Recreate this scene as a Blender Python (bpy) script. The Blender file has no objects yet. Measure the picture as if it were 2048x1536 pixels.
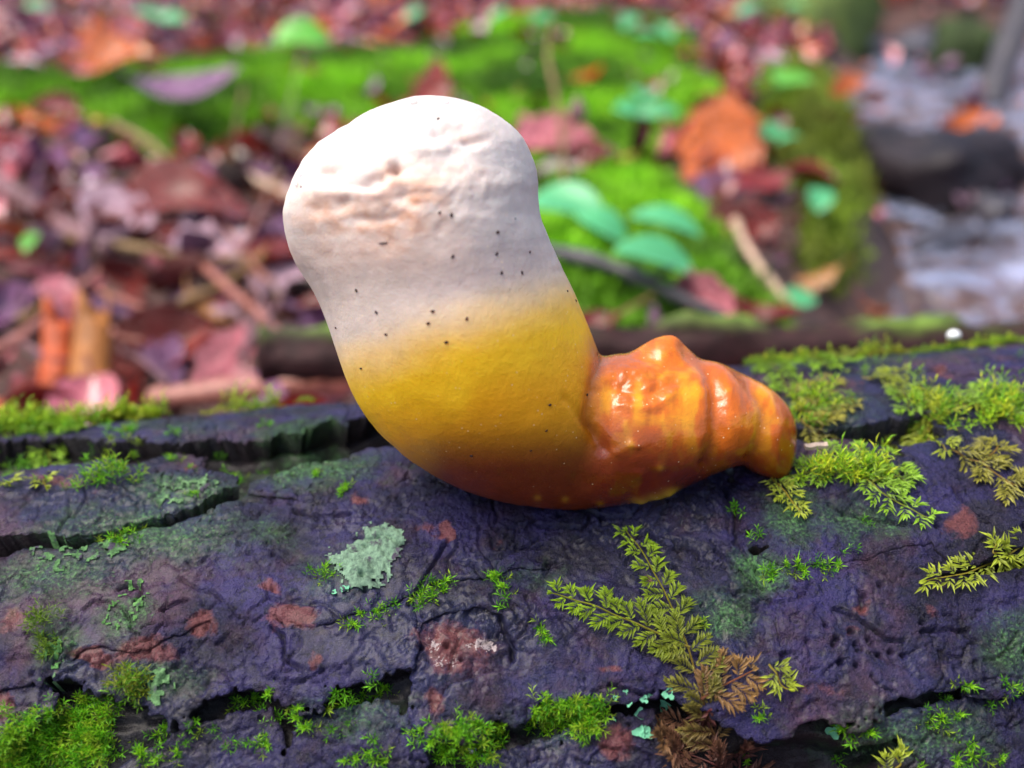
import bpy, math, random
import numpy as np
from mathutils import Vector, Matrix

random.seed(7)
RNG = np.random.default_rng(11)
scene = bpy.context.scene
COL = scene.collection

# ------------------------------------------------------------------ camera, sky, sun, exposure
FPX = 2100.0                       # focal length in pixels of the 2048 px wide photograph
PITCH = math.radians(25.0)
CAMP = np.array([0.0, 0.0, 0.20])
FWD = np.array([0.0, math.cos(PITCH), -math.sin(PITCH)])
UPV = np.array([0.0, math.sin(PITCH), math.cos(PITCH)])
RGT = np.array([1.0, 0.0, 0.0])

cam = bpy.data.cameras.new('camera')
camo = bpy.data.objects.new('camera', cam)
COL.objects.link(camo)
camo.location = CAMP
camo.rotation_euler = (math.pi / 2 - PITCH, 0, 0)
cam.sensor_width = 36.0
cam.lens = FPX / 2048 * 36.0
cam.clip_start = 0.005
cam.clip_end = 500.0
cam.dof.use_dof = True
cam.dof.focus_distance = 0.178
cam.dof.aperture_fstop = 9.2
scene.camera = camo

SUN_EL, SUN_AZ = math.radians(66), math.radians(-105)     # azimuth from +Y towards +X
world = bpy.data.worlds.new('World')
scene.world = world
world.use_nodes = True
wn, wl = world.node_tree.nodes, world.node_tree.links
sky = wn.new('ShaderNodeTexSky')
sky.sky_type = 'NISHITA'
sky.sun_disc = False
sky.sun_elevation = SUN_EL
sky.sun_rotation = SUN_AZ
sky.air_density = 1.0
sky.dust_density = 5.0
sky.ozone_density = 1.0
wl.new(sky.outputs[0], wn['Background'].inputs[0])
wn['Background'].inputs[1].default_value = 0.09

sun = bpy.data.lights.new('sun', 'SUN')
sun.energy = 1.5
sun.angle = math.radians(45)
sun.color = (1.0, 0.94, 0.84)
suno = bpy.data.objects.new('sun', sun)
COL.objects.link(suno)
sd = Vector((math.sin(SUN_AZ) * math.cos(SUN_EL), math.cos(SUN_AZ) * math.cos(SUN_EL), math.sin(SUN_EL)))
suno.rotation_euler = (-sd).to_track_quat('-Z', 'Y').to_euler()
suno.location = (0, 0, 3)

vs = scene.view_settings
vs.view_transform = 'Standard'
vs.look = 'None'
vs.gamma = 1.0
vs.use_curve_mapping = False
vs.exposure = 1.32

# ------------------------------------------------------------------ numeric helpers
def ray(px, py):
    px = np.asarray(px, float); py = np.asarray(py, float)
    a = (px - 1024) / FPX; b = -(py - 768) / FPX
    return FWD + a[..., None] * RGT + b[..., None] * UPV

def project(P):
    d = P - CAMP
    w = d @ FWD
    return 1024 + FPX * (d @ RGT) / w, 768 - FPX * (d @ UPV) / w, w

def hash2(ix, iy, seed):
    h = (ix.astype(np.int64) * 374761393 + iy.astype(np.int64) * 668265263 + seed * 1442695041) & 0xffffffff
    h = ((h ^ (h >> 13)) * 1274126177) & 0xffffffff
    h = h ^ (h >> 16)
    return (h & 0xffffff) / float(0xffffff)

def vnoise(x, y, seed=0):
    ix = np.floor(x); iy = np.floor(y)
    fx = x - ix; fy = y - iy
    fx = fx * fx * fx * (fx * (fx * 6 - 15) + 10); fy = fy * fy * fy * (fy * (fy * 6 - 15) + 10)
    ix = ix.astype(np.int64); iy = iy.astype(np.int64)
    a = hash2(ix, iy, seed); b = hash2(ix + 1, iy, seed); c = hash2(ix, iy + 1, seed); d = hash2(ix + 1, iy + 1, seed)
    return (a + (b - a) * fx) * (1 - fy) + (c + (d - c) * fx) * fy

def fbm(x, y, seed=0, oct=4, gain=0.5):
    s = np.zeros(np.broadcast(x, y).shape); a = 1.0; t = 0.0
    for o in range(oct):
        s = s + a * (vnoise(x * 2 ** o + 17.3 * o, y * 2 ** o - 9.1 * o, seed + o * 31) - 0.5)
        t += a; a *= gain
    return s / t * 2.0            # about -1..1

def cellular(x, y, seed=0):
    """distance to the nearest voronoi edge (approx F2-F1) and a cell hash"""
    ix = np.floor(x); iy = np.floor(y)
    f1 = np.full(x.shape, 9.0); f2 = np.full(x.shape, 9.0); idv = np.zeros(x.shape)
    for dx in (-1, 0, 1):
        for dy in (-1, 0, 1):
            cx = (ix + dx).astype(np.int64); cy = (iy + dy).astype(np.int64)
            qx = cx + hash2(cx, cy, seed); qy = cy + hash2(cx, cy, seed + 5)
            d = np.hypot(x - qx, y - qy)
            m = d < f1
            f2 = np.where(m, f1, np.minimum(f2, d))
            idv = np.where(m, hash2(cx, cy, seed + 9), idv)
            f1 = np.where(m, d, f1)
    return f2 - f1, idv

def smooth(a, b, x):
    t = np.clip((x - a) / (b - a), 0, 1)
    return t * t * (3 - 2 * t)

def in_poly(x, y, poly):
    r = np.zeros(x.shape, bool)
    n = len(poly)
    for i in range(n):
        x0, y0 = poly[i]; x1, y1 = poly[(i + 1) % n]
        if y0 == y1: continue
        c = ((y0 > y) != (y1 > y)) & (x < (x1 - x0) * (y - y0) / (y1 - y0) + x0)
        r ^= c
    return r

def poly_sdf(x, y, poly):
    """signed distance, positive inside"""
    d = np.full(x.shape, 1e9)
    n = len(poly)
    for i in range(n):
        x0, y0 = poly[i]; x1, y1 = poly[(i + 1) % n]
        ex, ey = x1 - x0, y1 - y0
        t = np.clip(((x - x0) * ex + (y - y0) * ey) / max(ex * ex + ey * ey, 1e-9), 0, 1)
        d = np.minimum(d, np.hypot(x - x0 - t * ex, y - y0 - t * ey))
    return np.where(in_poly(x, y, poly), d, -d)

def seg_dist(x, y, line):
    d = np.full(x.shape, 1e9)
    for i in range(len(line) - 1):
        x0, y0 = line[i]; x1, y1 = line[i + 1]
        ex, ey = x1 - x0, y1 - y0
        t = np.clip(((x - x0) * ex + (y - y0) * ey) / max(ex * ex + ey * ey, 1e-9), 0, 1)
        d = np.minimum(d, np.hypot(x - x0 - t * ex, y - y0 - t * ey))
    return d

def catmull(pts, n=6, closed=True):
    P = np.array(pts, float); N = len(P); out = []
    rng = range(N) if closed else range(N - 1)
    for i in rng:
        if closed: p0, p1, p2, p3 = P[(i - 1) % N], P[i], P[(i + 1) % N], P[(i + 2) % N]
        else: p0, p1, p2, p3 = P[max(i - 1, 0)], P[i], P[i + 1], P[min(i + 2, N - 1)]
        for k in range(n):
            t = k / n
            out.append(0.5 * ((2 * p1) + (-p0 + p2) * t + (2 * p0 - 5 * p1 + 4 * p2 - p3) * t * t + (-p0 + 3 * p1 - 3 * p2 + p3) * t ** 3))
    if not closed: out.append(P[-1])
    return np.array(out)

def blur(a, r, it=2):
    a = a.astype(float)
    for _ in range(it):
        for ax in (0, 1):
            p = np.pad(a, [(r + 1, r) if k == ax else (0, 0) for k in (0, 1)], mode='edge')
            c = np.cumsum(p, axis=ax)
            if ax == 0: a = (c[2 * r + 1:] - c[:-2 * r - 1]) / (2 * r + 1)
            else: a = (c[:, 2 * r + 1:] - c[:, :-2 * r - 1]) / (2 * r + 1)
    return a

def bilin(grid, fx, fy):
    nx, ny = grid.shape
    fx = np.clip(fx, 0, nx - 1.001); fy = np.clip(fy, 0, ny - 1.001)
    ix = fx.astype(int); iy = fy.astype(int); ax = fx - ix; ay = fy - iy
    return (grid[ix, iy] * (1 - ax) * (1 - ay) + grid[ix + 1, iy] * ax * (1 - ay) + grid[ix, iy + 1] * (1 - ax) * ay + grid[ix + 1, iy + 1] * ax * ay)

# ------------------------------------------------------------------ objects, tags, meshes
def mesh_from(name, V, F, mats=(), smooth_=True, col=None, mi=None):
    V = np.asarray(V, np.float32); me = bpy.data.meshes.new(name)
    if isinstance(F, np.ndarray):
        k = F.shape[1]; nf = len(F)
        me.vertices.add(len(V)); me.vertices.foreach_set('co', V.ravel())
        me.loops.add(nf * k); me.loops.foreach_set('vertex_index', F.astype(np.int32).ravel())
        me.polygons.add(nf); me.polygons.foreach_set('loop_start', np.arange(0, nf * k, k, dtype=np.int32))
        me.update(calc_edges=True)
    else:
        me.from_pydata([tuple(v) for v in V.tolist()], [], F)
        me.update()
    if smooth_:
        me.polygons.foreach_set('use_smooth', np.ones(len(me.polygons), bool))
    if mi is not None:
        me.polygons.foreach_set('material_index', np.asarray(mi, np.int32))
    for m in mats: me.materials.append(m)
    if col is not None:
        for nm, c in (col.items() if isinstance(col, dict) else [('Col', col)]):
            c = np.asarray(c, np.float32)
            if c.shape[1] == 3: c = np.hstack([c, np.ones((len(c), 1), np.float32)])
            a = me.attributes.new(nm, 'FLOAT_COLOR', 'POINT'); a.data.foreach_set('color', c.ravel())
    return me

def obj(name, me, parent=None):
    o = bpy.data.objects.new(name, me)
    COL.objects.link(o)
    if parent is not None: o.parent = parent
    return o

def tag(o, label=None, cat=None, group=None, kind=None):
    if label: o['label'] = label
    if cat: o['category'] = cat
    if group: o['group'] = group
    if kind: o['kind'] = kind
    return o

def empty(name, loc):
    o = bpy.data.objects.new(name, None); COL.objects.link(o); o.location = Vector(loc)
    o.empty_display_size = 0.005
    return o

def tube(pts, rad, sides=8, cap=True):
    P = np.array(pts, float); n = len(P); rad = np.broadcast_to(np.asarray(rad, float), (n,))
    T = np.gradient(P, axis=0); T /= np.linalg.norm(T, axis=1)[:, None] + 1e-12
    ref = np.array([0.0, 0, 1.0])
    if abs(T[0] @ ref) > 0.9: ref = np.array([0, 1.0, 0])
    V = []
    b = np.cross(T[0], ref)
    for i in range(n):
        b = b - (b @ T[i]) * T[i]; b /= np.linalg.norm(b); c = np.cross(T[i], b)
        for k in range(sides):
            a = 2 * math.pi * k / sides
            V.append(P[i] + rad[i] * (math.cos(a) * b + math.sin(a) * c))
    F = []
    for i in range(n - 1):
        for k in range(sides):
            k2 = (k + 1) % sides
            F.append((i * sides + k, i * sides + k2, (i + 1) * sides + k2, (i + 1) * sides + k))
    if cap:
        F.append(tuple(range(sides))[::-1]); F.append(tuple((n - 1) * sides + k for k in range(sides)))
    return np.array(V), F

# ------------------------------------------------------------------ materials
def mat(name):
    m = bpy.data.materials.new(name); m.use_nodes = True
    nt = m.node_tree
    return m, nt, nt.nodes, nt.links, nt.nodes['Principled BSDF']

def N(nt, t, **kw):
    n = nt.nodes.new(t)
    for k, v in kw.items():
        if k in n.inputs: n.inputs[k].default_value = v
        else: setattr(n, k, v)
    return n

def noise_node(nt, scale, detail=4, rough=0.6, coord=None):
    n = N(nt, 'ShaderNodeTexNoise', Scale=scale, Detail=detail, Roughness=rough)
    if coord is not None: nt.links.new(coord, n.inputs['Vector'])
    return n

def ramp(nt, src, a, b, ca=(0, 0, 0, 1), cb=(1, 1, 1, 1)):
    r = nt.nodes.new('ShaderNodeValToRGB')
    r.color_ramp.elements[0].position = a; r.color_ramp.elements[0].color = ca
    r.color_ramp.elements[1].position = b; r.color_ramp.elements[1].color = cb
    nt.links.new(src, r.inputs[0])
    return r.outputs[0]

def mixc(nt, f, a, b, mode='MIX'):
    m = nt.nodes.new('ShaderNodeMix'); m.data_type = 'RGBA'; m.blend_type = mode
    for s, v in ((m.inputs[0], f), (m.inputs[6], a), (m.inputs[7], b)):
        if isinstance(v, (int, float)): s.default_value = v
        elif isinstance(v, tuple): s.default_value = v if len(v) == 4 else v + (1,)
        else: nt.links.new(v, s)
    return m.outputs[2]

def math_(nt, op, a, b):
    m = nt.nodes.new('ShaderNodeMath'); m.operation = op; m.use_clamp = True
    for s, v in ((m.inputs[0], a), (m.inputs[1], b)):
        if isinstance(v, (int, float)): s.default_value = v
        else: nt.links.new(v, s)
    return m.outputs[0]

def bump(nt, bsdf, h, dist, strength=1.0, prev=None):
    b = nt.nodes.new('ShaderNodeBump'); b.inputs['Distance'].default_value = dist; b.inputs['Strength'].default_value = strength
    nt.links.new(h, b.inputs['Height'])
    if prev is not None: nt.links.new(prev, b.inputs['Normal'])
    nt.links.new(b.outputs[0], bsdf.inputs['Normal'])
    return b.outputs[0]

def bark_material(name, base_a, base_b, dk=1.0):
    def D(*c): return tuple(x * dk for x in c)
    m, nt, nd, lk, bs = mat(name)
    tc = nd.new('ShaderNodeTexCoord').outputs['Object']
    at = N(nt, 'ShaderNodeAttribute', attribute_name='paint')
    sep = nd.new('ShaderNodeSeparateColor'); lk.new(at.outputs['Color'], sep.inputs[0])
    n1 = noise_node(nt, 70, 6, 0.62, tc); n2 = noise_node(nt, 420, 5, 0.7, tc); n3 = noise_node(nt, 1600, 3, 0.6, tc)
    n4 = noise_node(nt, 160, 5, 0.65, tc)
    c = mixc(nt, ramp(nt, n1.outputs[0], 0.38, 0.62), base_a, base_b)
    n5 = noise_node(nt, 28, 4, 0.6, tc)
    c = mixc(nt, math_(nt, 'MULTIPLY', ramp(nt, n5.outputs[0], 0.48, 0.62), 0.7), c, D(0.007, 0.017, 0.078))
    c = mixc(nt, math_(nt, 'MULTIPLY', ramp(nt, n2.outputs[0], 0.5, 0.72), 0.55), c, D(0.068, 0.046, 0.15))
    c = mixc(nt, math_(nt, 'MULTIPLY', ramp(nt, n2.outputs[0], 0.36, 0.45, (1, 1, 1, 1), (0, 0, 0, 1)), 0.7), c, (0.007, 0.006, 0.018))
    c = mixc(nt, math_(nt, 'MULTIPLY', ramp(nt, n4.outputs[0], 0.52, 0.66), 0.55), c, D(0.055, 0.018, 0.042))
    n7 = noise_node(nt, 34, 5, 0.65, mixc(nt, 1.0, tc, (0.31, 0.17, 0.53), 'ADD'))
    c = mixc(nt, math_(nt, 'MULTIPLY', ramp(nt, n7.outputs[0], 0.54, 0.64), 0.65), c, D(0.13, 0.050, 0.075))
    c = mixc(nt, math_(nt, 'MULTIPLY', ramp(nt, n7.outputs[0], 0.34, 0.44, (1, 1, 1, 1), (0, 0, 0, 1)), 0.75), c, (0.006, 0.006, 0.014))
    n6 = noise_node(nt, 3600, 3, 0.65, tc)
    c = mixc(nt, math_(nt, 'MULTIPLY', ramp(nt, n6.outputs[0], 0.56, 0.68), 0.5), c, D(0.10, 0.075, 0.16))
    c = mixc(nt, math_(nt, 'MULTIPLY', ramp(nt, n3.outputs[0], 0.32, 0.42, (1, 1, 1, 1), (0, 0, 0, 1)), 0.65), c, (0.004, 0.004, 0.010))
    wv = mixc(nt, 0.02, tc, n2.outputs['Color'], 'ADD')
    vo = N(nt, 'ShaderNodeTexVoronoi', feature='DISTANCE_TO_EDGE', Scale=330.0); lk.new(wv, vo.inputs['Vector'])
    ck = math_(nt, 'ADD', ramp(nt, vo.outputs['Distance'], 0.0, 0.06), ramp(nt, n1.outputs[0], 0.46, 0.56))
    c = mixc(nt, 1.0, c, (0.60, 0.60, 0.66), 'MULTIPLY')
    # rust coloured inner bark where the outer skin has flaked away
    rm = math_(nt, 'ADD', sep.outputs[0], math_(nt, 'MULTIPLY', n4.outputs[0], 0.5))
    rm = math_(nt, 'ADD', rm, math_(nt, 'MULTIPLY', math_(nt, 'SUBTRACT', n2.outputs[0], 0.35), 0.45))
    rm = math_(nt, 'MULTIPLY', ramp(nt, rm, 0.70, 0.86), 0.85)
    c = mixc(nt, rm, c, mixc(nt, n2.outputs[0], (0.10, 0.020, 0.034), (0.20, 0.062, 0.05)))
    # green film of algae, grainy
    ga = nd.new('ShaderNodeMath'); ga.operation = 'MULTIPLY_ADD'; lk.new(n4.outputs[0], ga.inputs[0]); ga.inputs[1].default_value = 0.45; ga.inputs[2].default_value = -0.15
    gm = math_(nt, 'ADD', math_(nt, 'ADD', math_(nt, 'MULTIPLY', sep.outputs[1], 0.50), math_(nt, 'MULTIPLY', n2.outputs[0], 0.5)), ga.outputs[0])
    gm2 = ramp(nt, gm, 0.47, 0.72)
    c = mixc(nt, math_(nt, 'MULTIPLY', gm2, 0.8), c, mixc(nt, ramp(nt, n3.outputs[0], 0.35, 0.7), (0.010, 0.030, 0.016), (0.042, 0.12, 0.032)))
    gm3 = ramp(nt, math_(nt, 'ADD', math_(nt, 'MULTIPLY', sep.outputs[1], 0.35), math_(nt, 'MULTIPLY', n3.outputs[0], 0.75)), 0.62, 0.74)
    c = mixc(nt, math_(nt, 'MULTIPLY', gm3, 0.6), c, (0.09, 0.24, 0.075))
    # pale resin crust
    pm = ramp(nt, math_(nt, 'ADD', math_(nt, 'MULTIPLY', sep.outputs[2], 0.6), math_(nt, 'MULTIPLY', n3.outputs[0], 0.8)), 0.84, 0.9)
    c = mixc(nt, math_(nt, 'MULTIPLY', pm, 0.8), c, (0.50, 0.42, 0.43))
    lk.new(c, bs.inputs['Base Color'])
    lk.new(ramp(nt, n2.outputs[0], 0.3, 0.75, (0.30, 0.30, 0.30, 1), (0.75, 0.75, 0.75, 1)), bs.inputs['Roughness'])
    bs.inputs['Specular IOR Level'].default_value = 0.4
    wet = ramp(nt, n5.outputs[0], 0.40, 0.60); lk.new(math_(nt, 'MULTIPLY', wet, 0.22), bs.inputs['Coat Weight']); bs.inputs['Coat Roughness'].default_value = 0.28
    b1 = bump(nt, bs, n2.outputs[0], 0.0010, 0.7)
    b2 = bump(nt, bs, n3.outputs[0], 0.0007, 0.9, b1)
    b3 = bump(nt, bs, ck, 0.0004, 0.8, b2)
    bump(nt, bs, n6.outputs[0], 0.0003, 0.8, b3)
    return m

M_BARK = bark_material('wet_bark', (0.005, 0.005, 0.034), (0.032, 0.023, 0.140))
M_INNER_SHADE = bark_material('shaded_inner_bark', (0.010, 0.006, 0.008), (0.026, 0.014, 0.018), 0.25)  # inner bark brown, with the shade of the crevices darkened into it

def vcol_material(name, rough=0.5, spec=0.5, sss=0.0, sss_rad=0.003, noise_amt=0.25, noise_scale=900, coat=0.0, trans=0.0):
    m, nt, nd, lk, bs = mat(name)
    at = N(nt, 'ShaderNodeAttribute', attribute_name='Col')
    tc = nd.new('ShaderNodeTexCoord').outputs['Object']
    n = noise_node(nt, noise_scale, 3, 0.6, tc)
    g = ramp(nt, n.outputs[0], 0.25, 0.75, (1 - noise_amt,) * 3 + (1,), (1 + noise_amt,) * 3 + (1,))
    c = mixc(nt, 1.0, at.outputs['Color'], g, 'MULTIPLY')
    lk.new(c, bs.inputs['Base Color'])
    bs.inputs['Roughness'].default_value = rough
    bs.inputs['Specular IOR Level'].default_value = spec
    bs.inputs['Coat Weight'].default_value = coat
    bs.inputs['Coat Roughness'].default_value = 0.12
    if sss:
        bs.inputs['Subsurface Weight'].default_value = sss
        bs.inputs['Subsurface Radius'].default_value = (1.0, 0.6, 0.3)
        bs.inputs['Subsurface Scale'].default_value = sss_rad
    if trans:
        t = nd.new('ShaderNodeBsdfTranslucent'); lk.new(c, t.inputs[0])
        mx = nd.new('ShaderNodeMixShader'); mx.inputs[0].default_value = trans
        lk.new(bs.outputs[0], mx.inputs[1]); lk.new(t.outputs[0], mx.inputs[2])
        lk.new(mx.outputs[0], nd['Material Output'].inputs[0])
    return m

M_MOSS = vcol_material('moss_leaf', 0.45, 0.35, noise_amt=0.3, noise_scale=500, trans=0.35)

def plain(name, colr, rough=0.5, spec=0.5, amt=0.3, scale=60, bumpd=0.0, coat=0.0, trans=0.0, colr2=None):
    m, nt, nd, lk, bs = mat(name)
    tc = nd.new('ShaderNodeTexCoord').outputs['Object']
    n = noise_node(nt, scale, 5, 0.65, tc)
    c2 = colr2 or tuple(min(1, x * (1 + amt)) for x in colr)
    c1 = tuple(x * (1 - amt) for x in colr)
    c = mixc(nt, ramp(nt, n.outputs[0], 0.3, 0.7), c1, c2)
    lk.new(c, bs.inputs['Base Color'])
    bs.inputs['Roughness'].default_value = rough
    bs.inputs['Specular IOR Level'].default_value = spec
    bs.inputs['Coat Weight'].default_value = coat
    bs.inputs['Coat Roughness'].default_value = 0.1
    if bumpd: bump(nt, bs, n.outputs[0], bumpd, 0.7)
    if trans:
        t = nd.new('ShaderNodeBsdfTranslucent'); lk.new(c, t.inputs[0])
        mx = nd.new('ShaderNodeMixShader'); mx.inputs[0].default_value = trans
        lk.new(bs.outputs[0], mx.inputs[1]); lk.new(t.outputs[0], mx.inputs[2])
        lk.new(mx.outputs[0], nd['Material Output'].inputs[0])
    return m

# ------------------------------------------------------------------ the ground: one sheet with a moss ridge, a bank and a stream bed
def plane_hit(px, py, z=0.0):
    r = ray(px, py); t = (z - CAMP[2]) / r[..., 2]
    return CAMP + r * t[..., None]

GX0, GX1, GY0, GY1, GS = -1.6, 1.9, 0.02, 3.2, 0.01
gx = np.arange(GX0, GX1 + 1e-6, GS); gy = np.arange(GY0, GY1 + 1e-6, GS)
GXX, GYY = np.meshgrid(gx, gy, indexing='ij')
def ground_poly(pts):
    P = plane_hit(np.array([p[0] for p in pts], float), np.array([p[1] for p in pts], float))
    return [(a, b) for a, b in P[:, :2]]
def gmask(pts, warp=0.04, sc=7.0, seed=3):
    wx = GXX + warp * fbm(GXX * sc, GYY * sc, seed, 3); wy = GYY + warp * 2 * fbm(GXX * sc + 40, GYY * sc, seed + 1, 3)
    return in_poly(wx, wy, ground_poly(pts)).astype(float)
PM1 = [(-500, 200), (-200, 180), (0, 190), (120, 175), (300, 205), (420, 150), (600, 140), (720, 160), (840, 170), (870, 270), (740, 330), (560, 290), (430, 310), (330, 325), (200, 320), (80, 290), (0, 290), (-300, 280)]
PM2 = [(800, 150), (900, 95), (1000, 80), (1150, 60), (1290, 50), (1390, 90), (1390, 170), (1430, 240), (1350, 330), (1200, 320), (1080, 335), (950, 260), (860, 230)]
PM3 = [(1040, 390), (1250, 370), (1400, 420), (1540, 560), (1600, 660), (1400, 690), (1000, 690), (900, 600)]
PM4 = [(1490, 200), (1620, 170), (1690, 210), (1740, 320), (1780, 430), (1690, 520), (1620, 500), (1540, 380)]
PSTREAM = [(1640, 700), (1660, 540), (1720, 440), (1740, 330), (1700, 240), (1690, 150), (1700, 60), (1760, 20), (2400, 20), (3200, 200), (3200, 760), (1900, 790)]
m1, m2, m3, m4 = (gmask(p, seed=3 + i) for i, p in enumerate((PM1, PM2, PM3, PM4)))
ms = gmask(PSTREAM, 0.03, 5.0, 20)
msb = blur(ms, 4)
MOSS = np.clip(m1 + m2 + m3 + m4, 0, 1) * (msb < 0.5)
GZ = (0.012 * fbm(GXX * 6, GYY * 6, 50, 4) + 0.022 * blur(m1, 4) + 0.012 * blur(m2, 5) + 0.02 * blur(m3, 4) + 0.05 * blur(m4, 3)
      - 0.10 * blur(ms, 5) + 0.01 * np.clip(GYY - 1.2, 0, 3) * (1 - msb))
GZ += 0.02 * fbm(GXX * 15, GYY * 15, 77, 3) * msb
WATER_Z = -0.055
def gz(x, y):
    return bilin(GZ, (np.asarray(x, float) - GX0) / GS, (np.asarray(y, float) - GY0) / GS)
def ghit(px, py, lift=0.0):
    r = ray(np.array(float(px)), np.array(float(py)))
    for t in np.arange(0.25, 4.0, 0.004):
        p = CAMP + r * t
        if p[2] < float(gz(p[0], p[1])) + lift: break
    return p

def build_ground():
    def axis(lo, hi, step, far):
        core = np.arange(lo, hi + 1e-6, step)
        out = far * np.linspace(0, 1, 14)[1:] ** 2.5
        return np.concatenate([lo - out[::-1], core, hi + out])
    X = axis(GX0, GX1, 0.02, 80); Y = axis(GY0, GY1, 0.02, 80)
    XX, YY = np.meshgrid(X, Y, indexing='ij')
    Z = gz(np.clip(XX, GX0, GX1), np.clip(YY, GY0, GY1))
    far = np.clip(np.maximum(np.maximum(GX0 - XX, XX - GX1), np.maximum(GY0 - YY, YY - GY1)), 0, 100)
    Z = Z * np.exp(-far * 0.3) + 0.6 * fbm(XX * 0.1, YY * 0.1, 5, 3) * smooth(0, 12, far)
    V = np.stack([XX, YY, Z], -1).reshape(-1, 3)
    nx, ny = XX.shape
    i = np.arange(nx * ny).reshape(nx, ny)
    F = np.stack([i[:-1, :-1], i[1:, :-1], i[1:, 1:], i[:-1, 1:]], -1).reshape(-1, 4)
    m, nt, nd, lk, bs = mat('forest_soil')
    tc = nd.new('ShaderNodeTexCoord').outputs['Object']
    n1 = noise_node(nt, 14, 6, 0.7, tc); n2 = noise_node(nt, 90, 5, 0.7, tc)
    c = mixc(nt, ramp(nt, n1.outputs[0], 0.35, 0.65), (0.035, 0.016, 0.014), (0.14, 0.065, 0.05))
    c = mixc(nt, math_(nt, 'MULTIPLY', ramp(nt, n2.outputs[0], 0.45, 0.7), 0.7), c, (0.16, 0.09, 0.085))
    lk.new(c, bs.inputs['Base Color']); bs.inputs['Roughness'].default_value = 0.5
    bump(nt, bs, n2.outputs[0], 0.012, 0.8)
    o = obj('ground', mesh_from('ground', V, F, [m])); tag(o, 'dark wet forest floor under the leaf litter', None, None, 'structure')
build_ground()

def build_stream():
    xs = np.arange(0.1, 1.9, 0.012); ys = np.arange(0.3, 3.2, 0.012)
    XX, YY = np.meshgrid(xs, ys, indexing='ij')
    Z = WATER_Z + 0.011 * fbm(XX * 16, YY * 22, 8, 4) + 0.006 * fbm(XX * 45, YY * 45, 9, 2)
    V = np.stack([XX, YY, Z], -1).reshape(-1, 3)
    inside = bilin(blur(ms, 7), (XX - GX0) / GS, (YY - GY0) / GS) > 0.04
    nx, ny = XX.shape; i = np.arange(nx * ny).reshape(nx, ny)
    keep = inside[:-1, :-1] & inside[1:, 1:]
    F = np.stack([i[:-1, :-1], i[1:, :-1], i[1:, 1:], i[:-1, 1:]], -1)[keep]
    used = np.unique(F); rm = np.full(nx * ny, -1); rm[used] = np.arange(len(used))
    m = bpy.data.materials.new('stream_water'); m.use_nodes = True
    nt = m.node_tree; nd = nt.nodes; lk = nt.links; nd.remove(nd['Principled BSDF'])
    tr = N(nt, 'ShaderNodeBsdfTransparent'); tr.inputs[0].default_value = (0.85, 0.72, 0.62, 1)
    gl = N(nt, 'ShaderNodeBsdfGlossy'); gl.inputs['Roughness'].default_value = 0.06
    fr = N(nt, 'ShaderNodeFresnel', IOR=1.75)
    tc = nd.new('ShaderNodeTexCoord').outputs['Object']
    n = noise_node(nt, 38, 4, 0.6, tc)
    b = nd.new('ShaderNodeBump'); b.inputs['Distance'].default_value = 0.02; lk.new(n.outputs[0], b.inputs['Height'])
    lk.new(b.outputs[0], gl.inputs['Normal']); lk.new(b.outputs[0], fr.inputs['Normal'])
    mx = nd.new('ShaderNodeMixShader'); lk.new(fr.outputs[0], mx.inputs[0]); lk.new(tr.outputs[0], mx.inputs[1]); lk.new(gl.outputs[0], mx.inputs[2])
    n2 = noise_node(nt, 17, 8, 0.8, tc); df = N(nt, 'ShaderNodeBsdfDiffuse'); df.inputs[0].default_value = (0.46, 0.52, 0.78, 1)  # foam and sky glints, painted as pale blue diffuse patches
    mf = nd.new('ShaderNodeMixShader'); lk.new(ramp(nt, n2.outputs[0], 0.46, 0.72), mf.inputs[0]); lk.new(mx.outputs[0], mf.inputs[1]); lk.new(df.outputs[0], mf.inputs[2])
    lk.new(mf.outputs[0], nd['Material Output'].inputs[0])
    o = obj('stream', mesh_from('stream', V[used], rm[F], [m])); tag(o, 'shallow rippling stream reflecting blue sky, foam and glints painted pale blue', None, None, 'structure')
    # sandy bed under the water
    Zb = gz(XX, YY) + 0.004
    Vb = np.stack([XX, YY, Zb], -1).reshape(-1, 3)
    Zb = np.minimum(Zb, 9)
    mb = plain('stream_sand', (0.30, 0.15, 0.085), 0.6, 0.4, 0.35, 25, 0.01)
    kb = (Zb.reshape(-1)[F] < WATER_Z + 0.012).all(1); F = F[kb]; used = np.unique(F); rm[:] = -1; rm[used] = np.arange(len(used))
    ob = obj('stream_bed', mesh_from('stream_bed', Vb[used], rm[F], [mb])); tag(ob, 'orange brown sandy bed of the stream', None, None, 'structure')
build_stream()

# ------------------------------------------------------------------ the fallen log: bark plates over an inner layer
R = 0.085
LD = 0.262
ang = math.radians(43.7)
LC = CAMP + LD * np.array([0, math.cos(ang), -math.sin(ang)]) - 0.0066 * UPV
ax_ = np.array([math.cos(math.radians(5)), math.sin(math.radians(5)), math.tan(math.radians(3.0))]); ax_ /= np.linalg.norm(ax_)
lup = np.array([0, 0, 1.0]); lup -= (lup @ ax_) * ax_; lup /= np.linalg.norm(lup)
lfr = np.cross(ax_, lup)
if lfr[1] > 0: lfr = -lfr

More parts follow.
